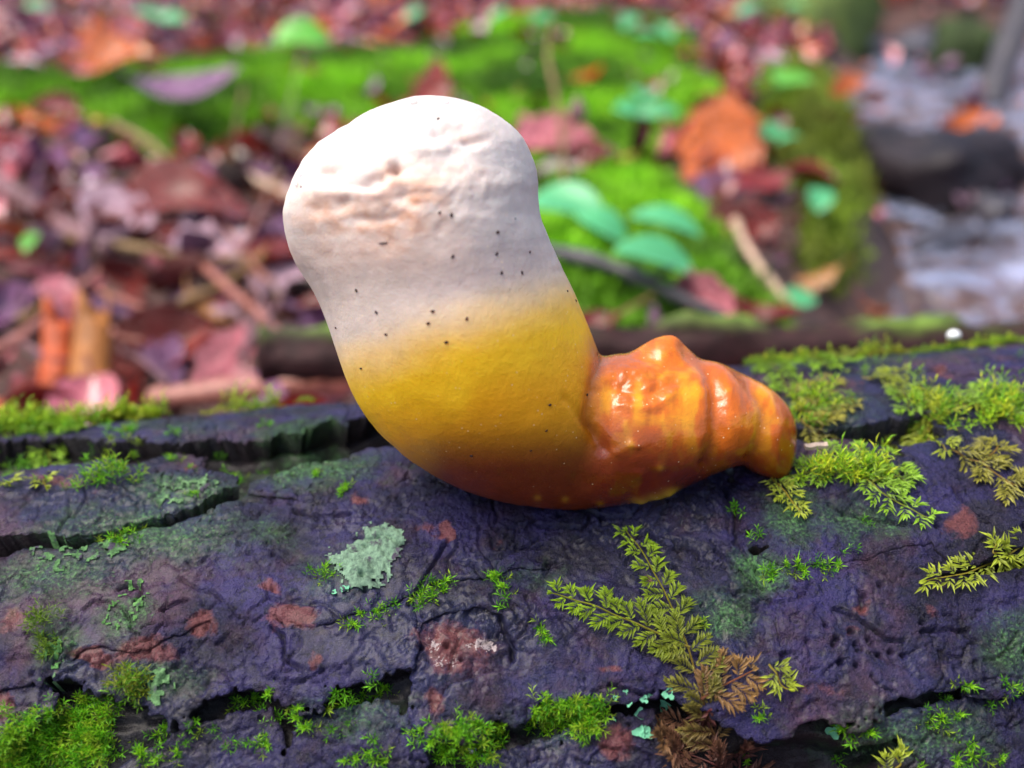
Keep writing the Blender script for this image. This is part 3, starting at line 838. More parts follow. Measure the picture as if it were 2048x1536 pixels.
    P = CAMP + ray(qx, qy) * (dref + m)[:, None] + FWD * (qw / 1000)[:, None]
    # normals for displacement
    def vnorm(P):
        fn = np.cross(P[F[:, 2]] - P[F[:, 0]], P[F[:, 3]] - P[F[:, 1]])
        vn = np.zeros_like(P)
        for k in range(4):
            for c in range(3): vn[:, c] += np.bincount(F[:, k], fn[:, c], n)
        return vn / (np.linalg.norm(vn, axis=1)[:, None] + 1e-20)
    VN = vnorm(P)
    if (VN * (P - P.mean(0))).sum() < 0:
        F = F[:, ::-1]; VN = -VN
    front = smooth(4, -6, qw)
    qx, qy, _ = project(P)                        # where each point of the skin shows in the photograph
    cx, cy = qx + 6 * fbm(qx / 40, qy / 40, 3, 3), qy + 6 * fbm(qx / 40 + 9, qy / 40, 4, 3)
    d = np.zeros(n)
    face = np.exp(-(((qx - 800) / 235) ** 2 + ((qy - 350) / 130) ** 2) ** 1.5)
    d += front * face * (0.55 * fbm(cx / 48, cy / 48, 8, 3) + 0.20 * fbm(cx / 20, cy / 20, 9, 3))
    d += front * smooth(700, 450, qy) * 0.30 * fbm(cx / 110, cy / 60, 10, 3)
    front2 = smooth(-3, -13, qw)
    d += front2 * smooth(1150, 1000, qx) * (0.5 * np.exp(-((qy - 405 + 0.05 * (qx - 820)) / 70) ** 2) - 0.7 * np.exp(-((qy - 585 + 0.15 * (qx - 820)) / 75) ** 2))
    for (x, y, rx, ry, a) in [(792, 342, 13, 9, -1.5), (757, 362, 20, 12, -1.3), (735, 374, 18, 9, -1.0), (870, 265, 22, 10, -0.7), (940, 285, 16, 12, -0.8), (700, 280, 26, 10, -0.6), (840, 300, 30, 12, 0.5), (900, 310, 34, 14, -0.5), (700, 330, 26, 14, 0.4), (905, 262, 40, 12, -0.5), (960, 280, 20, 10, -0.5), (650, 350, 25, 12, -0.6), (690, 410, 24, 14, -0.6), (640, 420, 24, 14, -0.5), (810, 398, 12, 22, -0.6), (830, 410, 14, 10, -0.4), (760, 440, 60, 12, -0.45), (720, 390, 60, 14, 0.5), (830, 370, 70, 14, 0.45), (660, 385, 40, 10, 0.4)]:
        d += front * a * np.exp(-(((cx - x) / rx) ** 2 + ((cy - y) / ry) ** 2))
    # folds round the foot and the crease where it meets the cap
    for ln, wd, a in [([(1372, 690), (1412, 735), (1434, 800), (1432, 870), (1415, 930)], 16, -1.0), ([(1402, 715), (1450, 760), (1472, 830), (1465, 900)], 22, 0.55), ([(1480, 745), (1520, 800), (1528, 860), (1500, 920)], 14, -0.55), ([(1530, 780), (1558, 840), (1550, 930)], 14, 0.35),
                      ([(1207, 716), (1185, 780), (1180, 840), (1205, 900)], 12, -0.8), ([(1195, 800), (1215, 860), (1250, 900)], 10, 0.25), ([(1240, 810), (1300, 815), (1350, 790)], 8, 0.35), ([(1200, 770), (1240, 745), (1300, 738)], 9, 0.3), ([(1230, 775), (1290, 790), (1345, 765)], 9, -0.35), ([(1130, 800), (1175, 850), (1195, 900)], 8, -0.25)]:
        dd = seg_dist(cx, cy, catmull(ln, 4, False))
        d += front * a * np.exp(-(dd / wd) ** 2)
    oval = np.exp(-(((qx - 1275) / 90) ** 2 + ((qy - 765) / 45) ** 2) ** 2)
    d += front * oval * 0.30 * fbm(cx / 16, cy / 11, 55, 3)
    ston = smooth(1150, 1230, qx)
    d += front * ston * 0.28 * fbm(cx / 45, cy / 60, 56, 3)
    d += front * smooth(780, 880, qy) * (1 - ston) * 0.15 * fbm(cx / 120, cy / 50, 57, 3)
    for (x, y, r, a) in [(1262, 888, 9, 0.6), (1275, 892, 7, 0.4), (1320, 935, 13, 0.35), (1280, 950, 12, 0.3), (1235, 905, 9, 0.3), (1284, 1003, 16, 0.9), (1318, 993, 20, 0.9), (1340, 986, 12, 0.6)]:
        d += front * a * np.exp(-(((qx - x) / r) ** 2 + ((qy - y) / r) ** 2))
    P = P + VN * (d / 1000)[:, None]
    VN = vnorm(P)
    # own colours: white growing edge, yellow zone, lacquered orange foot, red brown underside; shading of the lower cap painted in
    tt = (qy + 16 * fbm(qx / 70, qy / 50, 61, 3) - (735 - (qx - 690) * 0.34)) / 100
    def mixv(a, b, t): return a + (np.asarray(b) - a) * np.clip(t, 0, 1)[:, None]
    c = np.tile(np.array([0.70, 0.63, 0.60]), (n, 1))
    c = mixv(c, (0.80, 0.70, 0.64), 0.5 * smooth(-3.2, -2.0, tt) * smooth(-1.2, -2.4, tt))
    c = mixv(c, (0.62, 0.50, 0.46), 0.9 * smooth(420, 560, qy))  # greyer below the bulge: its shading is painted into the colour
    peach = np.zeros(n)
    for (x, y, rx, ry, s) in [(680, 430, 85, 55, 0.8), (780, 440, 110, 55, 0.85), (830, 390, 85, 55, 0.8), (785, 345, 30, 20, 0.9), (640, 420, 45, 40, 0.7), (920, 350, 60, 30, 0.4), (760, 490, 150, 50, 0.5), (700, 300, 60, 20, 0.25), (850, 280, 40, 16, 0.25), (940, 270, 50, 14, 0.35), (650, 350, 20, 14, 0.4), (900, 375, 80, 20, 0.4)]:
        peach = np.maximum(peach, s * np.exp(-(((cx - x) / rx) ** 2 + ((cy - y) / ry) ** 2)))
    peach = peach * np.clip(0.75 + 0.7 * fbm(cx / 26, cy / 20, 71, 3), 0, 1.2)
    c = mixv(c, (0.58, 0.27, 0.145), front * peach * 0.95)
    c = mixv(c, (0.66, 0.56, 0.50), 0.6 * smooth(-2.3, -1.0, tt) * smooth(950, 700, qx))
    c = mixv(c, (0.78, 0.60, 0.40), smooth(-0.9, -0.1, tt) * 0.8)
    c = mixv(c, (1.0, 0.58, 0.008), smooth(-0.65, 0.75, tt))
    streak = fbm(cx / 150 + 0.4 * fbm(qx / 90, qy / 90, 85, 2), cy / 60, 81, 4)
    c = mixv(c, (0.92, 0.42, 0.003), smooth(0.8, 1.9, tt + 0.45 * streak))
    c = mixv(c, (0.46, 0.20, 0.004), 0.55 * smooth(0.0, 0.8, streak) * smooth(0.6, 1.3, tt) * smooth(2.6, 1.8, tt) * (1 - ston))
    c = mixv(c, (0.66, 0.15, 0.002), smooth(1150, 1225, qx + 14 * streak))
    c = mixv(c, (0.80, 0.30, 0.003), 0.8 * ston * smooth(0.0, 0.5, fbm(cx / 45, cy / 30, 83, 3)))
    fb = fbm(cx / 22, cy / 80, 87, 3)
    c = mixv(c, (0.42, 0.085, 0.002), 0.5 * ston * smooth(0.05, 0.5, fb))
    c = mixv(c, (0.88, 0.42, 0.006), 0.6 * ston * smooth(0.05, 0.5, -fb) * smooth(700, 800, qy))
    for ln in ([(1372, 690), (1412, 735), (1434, 800), (1432, 870), (1415, 930)], [(1480, 745), (1520, 800), (1528, 860), (1500, 920)], [(1207, 716), (1185, 780), (1180, 840), (1205, 900)]):
        c = mixv(c, (0.40, 0.085, 0.002), 0.6 * np.exp(-(seg_dist(cx, cy, catmull(ln, 4, False)) / 13) ** 2))
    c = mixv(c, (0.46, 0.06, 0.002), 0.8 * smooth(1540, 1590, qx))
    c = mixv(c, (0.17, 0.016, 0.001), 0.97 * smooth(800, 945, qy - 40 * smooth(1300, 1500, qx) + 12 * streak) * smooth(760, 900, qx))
    c = mixv(c, (0.95, 0.62, 0.03), sum(np.exp(-(((qx - x) / 18) ** 2 + ((qy - y) / 8) ** 2)) for x, y in ((1284, 1003), (1318, 994), (1345, 984))))
    c = mixv(c, (0.85, 0.45, 0.02), 0.35 * sum(np.exp(-(((qx - x) / 7) ** 2 + ((qy - y) / 6) ** 2)) for x, y in ((1130, 998), (1075, 995), (1262, 888), (1200, 1008), (1320, 935))))
    gloss = smooth(0.2, 1.6, tt) * 0.3 + 0.7 * ston * smooth(680, 720, qy)
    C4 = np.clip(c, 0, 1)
    m_, nt, nd, lk, bs = mat('fungus_skin')
    at = N(nt, 'ShaderNodeAttribute', attribute_name='Col'); ag = N(nt, 'ShaderNodeAttribute', attribute_name='gloss')
    tc = nd.new('ShaderNodeTexCoord').outputs['Object']
    n1 = noise_node(nt, 260, 4, 0.6, tc); n2 = noise_node(nt, 2200, 2, 0.5, tc)
    g = ramp(nt, n1.outputs[0], 0.3, 0.7, (0.90, 0.90, 0.90, 1), (1.06, 1.06, 1.06, 1))
    cc = mixc(nt, 1.0, at.outputs['Color'], g, 'MULTIPLY')
    vor = N(nt, 'ShaderNodeTexVoronoi', Scale=620.0); lk.new(tc, vor.inputs['Vector'])
    dots = math_(nt, 'MULTIPLY', ramp(nt, vor.outputs['Distance'], 0.05, 0.11, (1, 1, 1, 1), (0, 0, 0, 1)), ramp(nt, n1.outputs[0], 0.46, 0.56))
    cc = mixc(nt, math_(nt, 'MULTIPLY', dots, 0.7), cc, (0.95, 0.78, 0.45))
    lk.new(cc, bs.inputs['Base Color'])
    lk.new(math_(nt, 'ADD', ramp(nt, ag.outputs['Fac'], 0.0, 1.0, (0.55, 0.55, 0.55, 1), (0.05, 0.05, 0.05, 1)), math_(nt, 'MULTIPLY', ramp(nt, n1.outputs[0], 0.35, 0.7), 0.2)), bs.inputs['Roughness'])
    lk.new(math_(nt, 'MULTIPLY', ag.outputs['Fac'], 0.6), bs.inputs['Coat Weight'])
    bs.inputs['Coat Roughness'].default_value = 0.16
    lk.new(ramp(nt, ag.outputs['Fac'], 0.0, 0.35, (0.45, 0.45, 0.45, 1), (0.08, 0.08, 0.08, 1)), bs.inputs['Subsurface Weight'])
    bs.inputs['Subsurface Radius'].default_value = (1.0, 0.55, 0.3)
    bs.inputs['Subsurface Scale'].default_value = 0.0022
    n8 = noise_node(nt, 700, 4, 0.6, tc)
    bb1 = bump(nt, bs, n8.outputs[0], 0.00025, 0.5)
    bump(nt, bs, n2.outputs[0], 0.00012, 0.5, bb1)
    base_pt = on_log(1250, 1005)[0]
    root = empty('shelf_fungus', base_pt)
    tag(root, 'young shelf fungus with white knobbed cap and glossy orange foot growing from the log', 'fungus')
    region = (qx - 1205 + (qy - 850) * 0.18) > 0        # foot side of the crease
    fc = region[F].mean(1) > 0.5
    for nm, sel in (('cap', ~fc), ('foot', fc)):
        f = F[sel]; used = np.unique(f); rm = np.full(n, -1); rm[used] = np.arange(len(used))
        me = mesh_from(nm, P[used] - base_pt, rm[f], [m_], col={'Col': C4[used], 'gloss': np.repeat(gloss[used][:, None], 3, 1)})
        me.normals_split_custom_set_from_vertices(VN[used].tolist())
        obj(nm, me, root)
    return dict(qx=qx, qy=qy, P=P, VN=VN, front=(VN @ FWD) < 0.1)
FUN = build_fungus()
def on_fungus(px, py):
    X, Y, _ = project(FUN['P'])
    d = np.hypot(X - px, Y - py) + np.where(FUN['front'], 0, 1e6)
    i = int(np.argmin(d)); return FUN['P'][i], FUN['VN'][i]

# specks of dirt and droplets on the fungus
M_SPECK = plain('speck', (0.03, 0.008, 0.006), 0.5, 0.4, 0.3, 4000)
def speck_mesh(seed, L=0.00042, W=0.00026):
    rs = np.random.default_rng(seed); V = []; F = []
    n, k = 6, 7
    for i in range(n):
        t = i / (n - 1); r = math.sin(math.pi * (0.06 + 0.88 * t)) ** 0.8
        for j in range(k):
            a = 2 * math.pi * j / k
            V.append((L * (t - .5) * 2, W * r * math.cos(a) * (1 + .2 * rs.random()), W * r * (0.8 * math.sin(a) + 0.3) * (1 + .2 * rs.random())))
    for i in range(n - 1):
        for j in range(k): F.append((i * k + j, i * k + (j + 1) % k, (i + 1) * k + (j + 1) % k, (i + 1) * k + j))
    F += [tuple(range(k))[::-1], tuple((n - 1) * k + j for j in range(k))]
    return mesh_from('dirt_speck', np.array(V), F, [M_SPECK])
SPM = [speck_mesh(s) for s in range(4)]
def orient(Zn, spin):
    z = Vector(Zn).normalized(); t = Vector((1, 0, 0)) if abs(z.x) < 0.9 else Vector((0, 1, 0))
    x = (t - t.dot(z) * z).normalized(); y = z.cross(x)
    M = Matrix((x, y, z)).transposed().to_4x4()
    return M @ Matrix.Rotation(spin, 4, 'Z')
for i, (x, y, s, a) in enumerate([(876, 238, .9, 1), (880, 426, .8, 1), (905, 431, 1.2, 1.6), (994, 463, 1.1, .2), (907, 515, 1, 1.0), (993, 508, 1, .6), (1061, 505, .8, 1), (1003, 548, 1, 1), (1043, 544, 1, 2), (713, 582, 1, 2.2), (648, 604, .9, 2.6), (752, 627, 1, 2.4), (866, 625, 1, .1), (855, 648, 1, .2), (935, 636, 1, 1.3),
                                  (773, 669, .9, 0), (891, 683, 1.1, .3), (673, 656, .8, 1), (722, 737, .9, .5), (1135, 583, .8, 1), (1151, 602, .8, 1), (1098, 811, 1, 0), (1092, 861, .8, .6), (942, 912, 1, .3), (1175, 788, .8, 1.2), (1062, 902, .7, 0), (766, 488, 1.0, 0.1), (1031, 437, .5, 1), (603, 374, .7, 1.7)]):
    p, nrm = on_fungus(x, y)
    o = obj('dirt_speck', SPM[i % 4]); o.matrix_world = Matrix.Translation(Vector(p)) @ orient(nrm, a) @ Matrix.Scale(s * 0.78, 4)
    big = x == 766
    if big: o.scale = (1.9, 0.5, 0.6)
    tag(o, 'thin dark sliver stuck to the pale cap of the fungus' if big else 'tiny dark brown speck stuck to the skin of the fungus', 'speck', None if big else 'dark specks on the fungus')

def glass_mat():
    m, nt, nd, lk, bs = mat('dew_water')
    bs.inputs['Base Color'].default_value = (0.95, 0.97, 1, 1); bs.inputs['Roughness'].default_value = 0.03
    bs.inputs['IOR'].default_value = 1.33; bs.inputs['Transmission Weight'].default_value = 0.75
    return m
M_DEW = glass_mat()
def drop_mesh():
    V = []; F = []; n, k = 9, 14
    for i in range(n):
        t = math.pi * i / (n - 1); r = math.sin(t) + 1e-4
        z = math.cos(t) * (0.85 if t < math.pi / 2 else 0.55)
        for j in range(k):
            a = 2 * math.pi * j / k; V.append((r * math.cos(a), r * math.sin(a), z + 0.3))
    for i in range(n - 1):
        for j in range(k): F.append((i * k + j, (i + 1) * k + j, (i + 1) * k + (j + 1) % k, i * k + (j + 1) % k))
    return mesh_from('dew_drop', np.array(V), F, [M_DEW])
DROP = drop_mesh()
for (x, y, r) in [(828, 207, .0006), (892, 207, .0004), (926, 212, .0004), (603, 350, .0004), (594, 370, .0004), (632, 310, .0003)]:
    p, nrm = on_fungus(x, y)
    o = obj('dew_drop', DROP); o.matrix_world = Matrix.Translation(Vector(p)) @ orient(nrm, 0) @ Matrix.Scale(r, 4)
    tag(o, 'tiny dew drop on the rim of the white cap', 'droplet', 'dew drops on the cap rim')

# ------------------------------------------------------------------ mosses
class MB:
    def __init__(s): s.V = []; s.F = []; s.C = []; s.n = 0
    def add(s, V, F, C):
        V = np.asarray(V, float)
        s.V.append(V); s.C.append(np.broadcast_to(np.asarray(C, float), (len(V), 3)))
        s.F += [tuple(i + s.n for i in f) for f in F]; s.n += len(V)
    def mesh(s, name, m, off=None):
        V = np.concatenate(s.V)
        if off is not None: V = V - off
        return mesh_from(name, V, s.F, [m], False, np.clip(np.concatenate(s.C), 0, 1))

def leaf(mb, base, dirv, nrm, L, W, C, droop=0.25, C2=None):
    """a folded pointed leaf of two segments"""
    d = dirv / np.linalg.norm(dirv); s = np.cross(d, nrm); s /= np.linalg.norm(s) + 1e-12; nn = np.cross(s, d)
    mid = base + d * L * 0.5 + nn * L * 0.06
    tip = base + d * L - nn * L * droop
    V = [base, mid + s * W / 2 + nn * W * 0.15, mid - nn * W * 0.12, mid - s * W / 2 + nn * W * 0.15, tip]
    C = np.asarray(C); C2 = C if C2 is None else np.asarray(C2)
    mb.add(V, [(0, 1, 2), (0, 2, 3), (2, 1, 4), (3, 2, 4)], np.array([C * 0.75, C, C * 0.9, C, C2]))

GREENS = [(0.07, 0.26, 0.006), (0.13, 0.40, 0.010), (0.20, 0.46, 0.012), (0.25, 0.40, 0.02)]
def shoot(mb, p, nrm, h, nl, L, rs, C):
    ax = nrm + 0.45 * rs.normal(size=3); ax /= np.linalg.norm(ax)
    t = np.array([1.0, 0, 0]); t = t - (t @ ax) * ax; t /= np.linalg.norm(t); b = np.cross(ax, t)
    for i in range(nl):
        f = (i + 0.5) / nl
        a = i * 2.4 + rs.random() * 0.6
        el = math.radians(15 + 50 * f + rs.normal() * 8)
        o = math.cos(a) * t + math.sin(a) * b
        d = math.cos(el) * o + math.sin(el) * ax
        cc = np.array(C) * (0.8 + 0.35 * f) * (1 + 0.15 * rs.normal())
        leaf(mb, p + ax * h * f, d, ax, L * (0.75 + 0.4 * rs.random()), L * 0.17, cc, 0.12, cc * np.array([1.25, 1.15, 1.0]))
def tuft_mesh(seed, ns, rad, L=0.0016):
    rs = np.random.default_rng(seed); mb = MB()
    for i in range(ns):
        r = rad * math.sqrt(rs.random()); a = rs.random() * 6.28
        p = np.array([r * math.cos(a), r * math.sin(a), -0.0005]); n = np.array([r * math.cos(a) * 0.5 / max(rad, 1e-6), r * math.sin(a) * 0.5 / max(rad, 1e-6), 1.0]); n /= np.linalg.norm(n)
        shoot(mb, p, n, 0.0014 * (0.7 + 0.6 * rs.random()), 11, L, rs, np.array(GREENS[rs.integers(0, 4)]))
    return mb.mesh('moss_tuft', M_MOSS)
TUFT = [tuft_mesh(1, 2, .0007), tuft_mesh(2, 3, .0012), tuft_mesh(3, 5, .0017), tuft_mesh(4, 8, .0024), tuft_mesh(5, 1, .0001, .0019)]
def tuft(px, py, kind, s=1.0):
    p, nrm = on_log(px, py)
    o = obj('moss_tuft', TUFT[kind])
    o.matrix_world = Matrix.Translation(Vector(p)) @ orient(nrm + 0.15 * RNG.normal(size=3), random.random() * 6.28) @ Matrix.Scale(s, 4)
    return o
ZONES = {
 'small star shaped green moss tuft in the crease below the pale lichen': [(640, 1145, 3), (662, 1152, 3), (628, 1138, 1), (700, 1236, 2), (722, 1230, 2), (745, 1224, 3), (770, 1214, 3), (795, 1204, 2), (815, 1198, 2), (838, 1190, 3), (860, 1180, 3), (882, 1168, 3), (900, 1162, 1), (690, 1240, 1), (855, 1162, 2), (876, 1158, 2)],
 'small green moss tuft on the bare bark beside the feathery moss frond': [(1000, 1165, 2), (985, 1160, 1), (1012, 1186, 2), (1016, 1205, 1), (1085, 1250, 2), (1092, 1268, 2), (1078, 1276, 1), (1388, 1248, 2), (1400, 1250, 1)],
 'small green moss tuft under the ragged lower edge of the bark plates': [(470, 1385, 3), (490, 1395, 3), (545, 1382, 2), (585, 1412, 2), (600, 1446, 2), (620, 1462, 2), (560, 1445, 1), (535, 1420, 1), (515, 1400, 1), (645, 1410, 1), (660, 1405, 2), (690, 1395, 1), (720, 1400, 3), (745, 1395, 2), (770, 1370, 2), (762, 1378, 1), (705, 1415, 1), (380, 1440, 2), (345, 1455, 2), (325, 1458, 3), (440, 1455, 1), (405, 1470, 1), (450, 1485, 2), (480, 1478, 2), (520, 1475, 3), (535, 1480, 2), (365, 1490, 1), (350, 1515, 2), (330, 1520, 2), (300, 1505, 3), (280, 1520, 3), (285, 1490, 2), (672, 1455, 1), (700, 1440, 1), (740, 1520, 3), (720, 1510, 3), (760, 1525, 2), (700, 1525, 2), (830, 1475, 2), (850, 1470, 2), (755, 1485, 1), (900, 1475, 3), (890, 1490, 2), (925, 1500, 2), (960, 1520, 3), (975, 1500, 3), (990, 1470, 3), (1000, 1480, 2), (955, 1480, 2), (870, 1480, 2), (840, 1490, 1)],
 'small green moss tuft in the shadowed ledge at the foot of the purple bark plate': [(1522, 1425, 1), (1527, 1440, 2), (1866, 1440, 3), (1880, 1450, 2), (1905, 1425, 2), (1925, 1365, 2), (1880, 1400, 1), (1980, 1400, 2), (2030, 1370, 3), (2042, 1385, 2), (1935, 1500, 3), (1920, 1512, 2), (1730, 1455, 2), (1710, 1475, 1), (1690, 1470, 2), (1500, 1510, 2), (1850, 1530, 2), (1670, 1512, 1), (1990, 1520, 2)],
 'small green moss tuft in the groove of the bark near the fungus foot': [(1570, 1132, 2), (1590, 1132, 2), (1615, 1130, 2), (1650, 1122, 3), (1668, 1116, 3), (1710, 1100, 1), (1630, 1130, 1), (1535, 1142, 2), (1550, 1138, 1), (1480, 1010, 1), (1515, 1075, 1), (1725, 1045, 1)],
 'small green moss tuft in the dark crevice beside the fungus': [(430, 966, 3), (455, 958, 3), (470, 968, 3), (535, 930, 3), (545, 922, 2), (500, 940, 1), (350, 908, 2), (362, 925, 2), (375, 942, 2), (640, 952, 2), (636, 940, 1), (690, 985, 2), (700, 978, 2), (400, 985, 3), (418, 980, 3), (385, 985, 2), (250, 1062, 3), (238, 1068, 2), (300, 1078, 1), (190, 1075, 1), (440, 935, 1)],
}
for lab, lst in ZONES.items():
    for (x, y, k) in lst: tag(tuft(x, y, k if RNG.random() > 0.2 else max(0, k - 1), 0.65 + 0.35 * RNG.random()), lab, 'moss', lab.replace('small ', '').replace('tuft', 'tufts'))

def moss_fill(name, poly, dens, L, h, label, seed, cols=GREENS, nl=10):
    """one cushion: many shoots rooted on the bark inside a traced outline"""
    rs = np.random.default_rng(seed); P = np.array(poly, float)
    lo, hi = P.min(0), P.max(0); mb = MB(); first = None
    k = 0
    while k < dens:
        x, y = lo + (hi - lo) * rs.random(2)
        jx, jy = x + 14 * rs.normal(), y + 10 * rs.normal()
        if not in_poly(np.array([jx]), np.array([jy]), poly)[0]: continue
        p, nrm = on_log(x, y)
        if first is None: first = p
        hf = 1.0 + 1.1 * float(fbm(np.array(x / 34.), np.array(y / 26.), 888, 2))
        if hf < 0.55 and rs.random() < 0.6: k += 1; continue
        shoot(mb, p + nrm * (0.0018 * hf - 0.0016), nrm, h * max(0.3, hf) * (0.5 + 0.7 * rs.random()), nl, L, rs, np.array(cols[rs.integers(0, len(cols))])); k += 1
    o = obj(name, mb.mesh(name, M_MOSS, first)); o.location = Vector(first)
    tag(o, label, 'moss'); return o
moss_fill('moss_cushion', [(100, 1410), (150, 1398), (235, 1405), (245, 1440), (225, 1470), (230, 1500), (190, 1536), (60, 1560), (0, 1560), (0, 1450)], 560, 0.0013, 0.002, 'large bright green moss cushion spreading over the bark below the rusty band', 21)
moss_fill('moss_cushion', [(70, 1240), (90, 1225), (100, 1260), (130, 1290), (110, 1320), (80, 1290)], 45, 0.0014, 0.002, 'thin strip of yellow green moss on algae dusted bark above the large cushion', 22, [(0.14, 0.24, 0.02), (0.10, 0.2, 0.02)])
moss_fill('moss_cushion', [(240, 1360), (290, 1345), (295, 1380), (270, 1410), (230, 1390)], 55, 0.0015, 0.0022, 'small moss cushion with brownish tips at the edge of the lower left plate', 23, [(0.2, 0.26, 0.02), (0.12, 0.28, 0.015)])
moss_fill('moss_cushion', [(1060, 1420), (1110, 1405), (1200, 1398), (1215, 1425), (1190, 1460), (1120, 1470), (1065, 1450)], 260, 0.0014, 0.0018, 'dense green moss cushion beside the teal lichen lobes under the frond', 24)
moss_fill('moss_cushion', [(0, 935), (90, 920), (170, 905), (180, 925), (120, 945), (60, 960), (0, 985)], 120, 0.0015, 0.0025, 'green moss cushion filling the crevice between two bark plates', 25)
moss_fill('moss_cushion', [(180, 955), (230, 940), (290, 930), (290, 960), (240, 975), (150, 975)], 110, 0.0016, 0.0026, 'bright green moss cushion above the small bark flake', 26)
moss_fill('moss_cushion', [(860, 1455), (900, 1445), (1000, 1440), (1010, 1500), (960, 1536), (880, 1510)], 120, 0.0014, 0.0018, 'green moss cushion around the white droplet under the rusty wound', 27)

YGS = [(0.22, 0.42, 0.015), (0.38, 0.58, 0.02), (0.46, 0.54, 0.03), (0.16, 0.36, 0.02)]
for i, (pl, n_, lab) in enumerate([([(-30, 800), (40, 785), (110, 800), (140, 815), (120, 850), (60, 880), (-30, 890)], 150, 'fluffy yellow green moss cushion at the outer end of the back edge of the log'),
        ([(130, 815), (220, 800), (320, 812), (330, 830), (250, 850), (150, 850)], 150, 'long fluffy moss cushion on the back edge of the log beside the red stick'),
        ([(450, 812), (530, 800), (560, 806), (540, 820), (460, 826)], 40, 'small fluffy moss cushion on the log edge in front of the red stick'),
        ([(1490, 712), (1560, 705), (1640, 712), (1620, 735), (1540, 745)], 45, 'fluffy moss cushion on the log top directly behind the orange foot'),
        ([(1660, 735), (1740, 718), (1820, 722), (1800, 745), (1700, 755)], 45, 'fluffy moss cushion on the log top under the rotten branch'),
        ([(1830, 712), (1920, 700), (2060, 680), (2060, 700), (1900, 722)], 45, 'fluffy moss strip beneath the shiny white bead'),
        ([(1800, 850), (1850, 815), (1960, 805), (1980, 830), (1880, 860), (1830, 890)], 90, 'dense fluffy yellow green moss clump on the upper right plate'),
        ([(1960, 800), (2060, 790), (2060, 850), (1990, 850)], 70, 'dense green moss clump at the end of the upper right plates'),
        ([(1600, 945), (1680, 930), (1760, 935), (1790, 960), (1700, 975), (1620, 970)], 80, 'light green moss clump between the foot and the right hand plate'),
        ([(1570, 800), (1640, 790), (1690, 810), (1650, 850), (1590, 850)], 70, 'pale olive moss clump touching the back of the orange foot')]):
    moss_fill('moss_cushion', pl, n_, 0.0021 if i < 3 or i > 5 else 0.0014, 0.0036 if i < 3 or i > 5 else 0.0016, lab, 300 + i, YGS, 9)
# feathery moss
def feather(mb_stem, branches, axis, nrms, bl0, rs, colf, leafL=0.0011, spacing=0.00042, bstep=0.0016, angle=55, stem_r=0.00022, taper=True, subl=True):
    """axis: (n,3) points; every branch becomes its own leaf bundle in the list"""
    A = np.array(axis); seg = np.linalg.norm(np.diff(A, axis=0), axis=1); cum = np.concatenate([[0], np.cumsum(seg)]); tot = cum[-1]
    V, F = tube(A, np.linspace(stem_r, stem_r * 0.5, len(A)), 5)
    mb_stem.add(V, F, np.array([colf(f) for f in np.repeat(np.linspace(0, 1, len(A)), 5)]) * np.array([0.9, 0.6, 0.8]))
    def at(s):
        return np.array([np.interp(s, cum, A[:, k]) for k in range(3)]), np.array([np.interp(s, cum, nrms[:, k]) for k in range(3)])
    s = 0.0006; side = 1
    while s < tot:
        f = s / tot
        p, n = at(s); q, _ = at(min(s + 0.0005, tot)); t = q - at(max(s - 0.0005, 0))[0]; t /= np.linalg.norm(t); n = n / np.linalg.norm(n)
        b = np.cross(n, t) * side
        L = bl0 * ((1.0 - 0.75 * f ** 2) if taper else 1) * (0.7 + 0.5 * rs.random())
        a = math.radians(angle + rs.normal() * 9)
        d = math.cos(a) * t + math.sin(a) * b + n * rs.normal() * 0.10
        mb = MB(); k = 0; x = 0.0
        pp = p + n * 0.0002
        while x < L:
            g = x / L
            d = d / np.linalg.norm(d)
            d2 = d + t * 0.012 - n * 0.03 * g
            pp = pp + d * spacing
            for sd_ in (-1, 1):
                bb = np.cross(n, d) * sd_
                la = math.radians(48 - 18 * g + rs.normal() * 8)
                ld = math.cos(la) * d + math.sin(la) * bb + n * (0.25 + 0.25 * rs.normal())
                wide = (1 + 1.3 * math.sin(math.pi * min(g * 1.15, 1)) ** 1.0) if subl else 1
                cc = np.array(colf(f, g)) * (1 + 0.16 * rs.normal())
                leaf(mb, pp, ld, n, leafL * wide * (0.8 + 0.4 * rs.random()), leafL * 0.42, cc, 0.15, cc * 1.15)
            d = d2; x += spacing
        cc = np.array(colf(f, 1.0)); leaf(mb, pp, d, n, leafL * 1.2, leafL * 0.4, cc, 0.1, cc * 1.2)
        if mb.n: branches.append(mb)
        s += bstep * (0.75 + 0.5 * rs.random()); side = -side
    p, n = at(tot); mb = MB(); t = A[-1] - A[-2]
    for k in range(7):
        d = t / np.linalg.norm(t) + 0.5 * rs.normal(size=3) * 0.6; leaf(mb, p - t * 0.05 * k, d, n / np.linalg.norm(n), leafL * 1.1, leafL * .4, colf(1.0, 1.0), 0.1)
    branches.append(mb)

def px_axis(line, lift=0.0008, n=8):
    L = catmull(line, n, False); P = []; Nn = []
    for (x, y) in L:
        p, nr = on_log(x, y); P.append(p + nr * lift); Nn.append(nr)
    P = np.array(P)
    for _ in range(3): P[1:-1] = 0.5 * P[1:-1] + 0.25 * (P[:-2] + P[2:])
    return P, np.array(Nn)

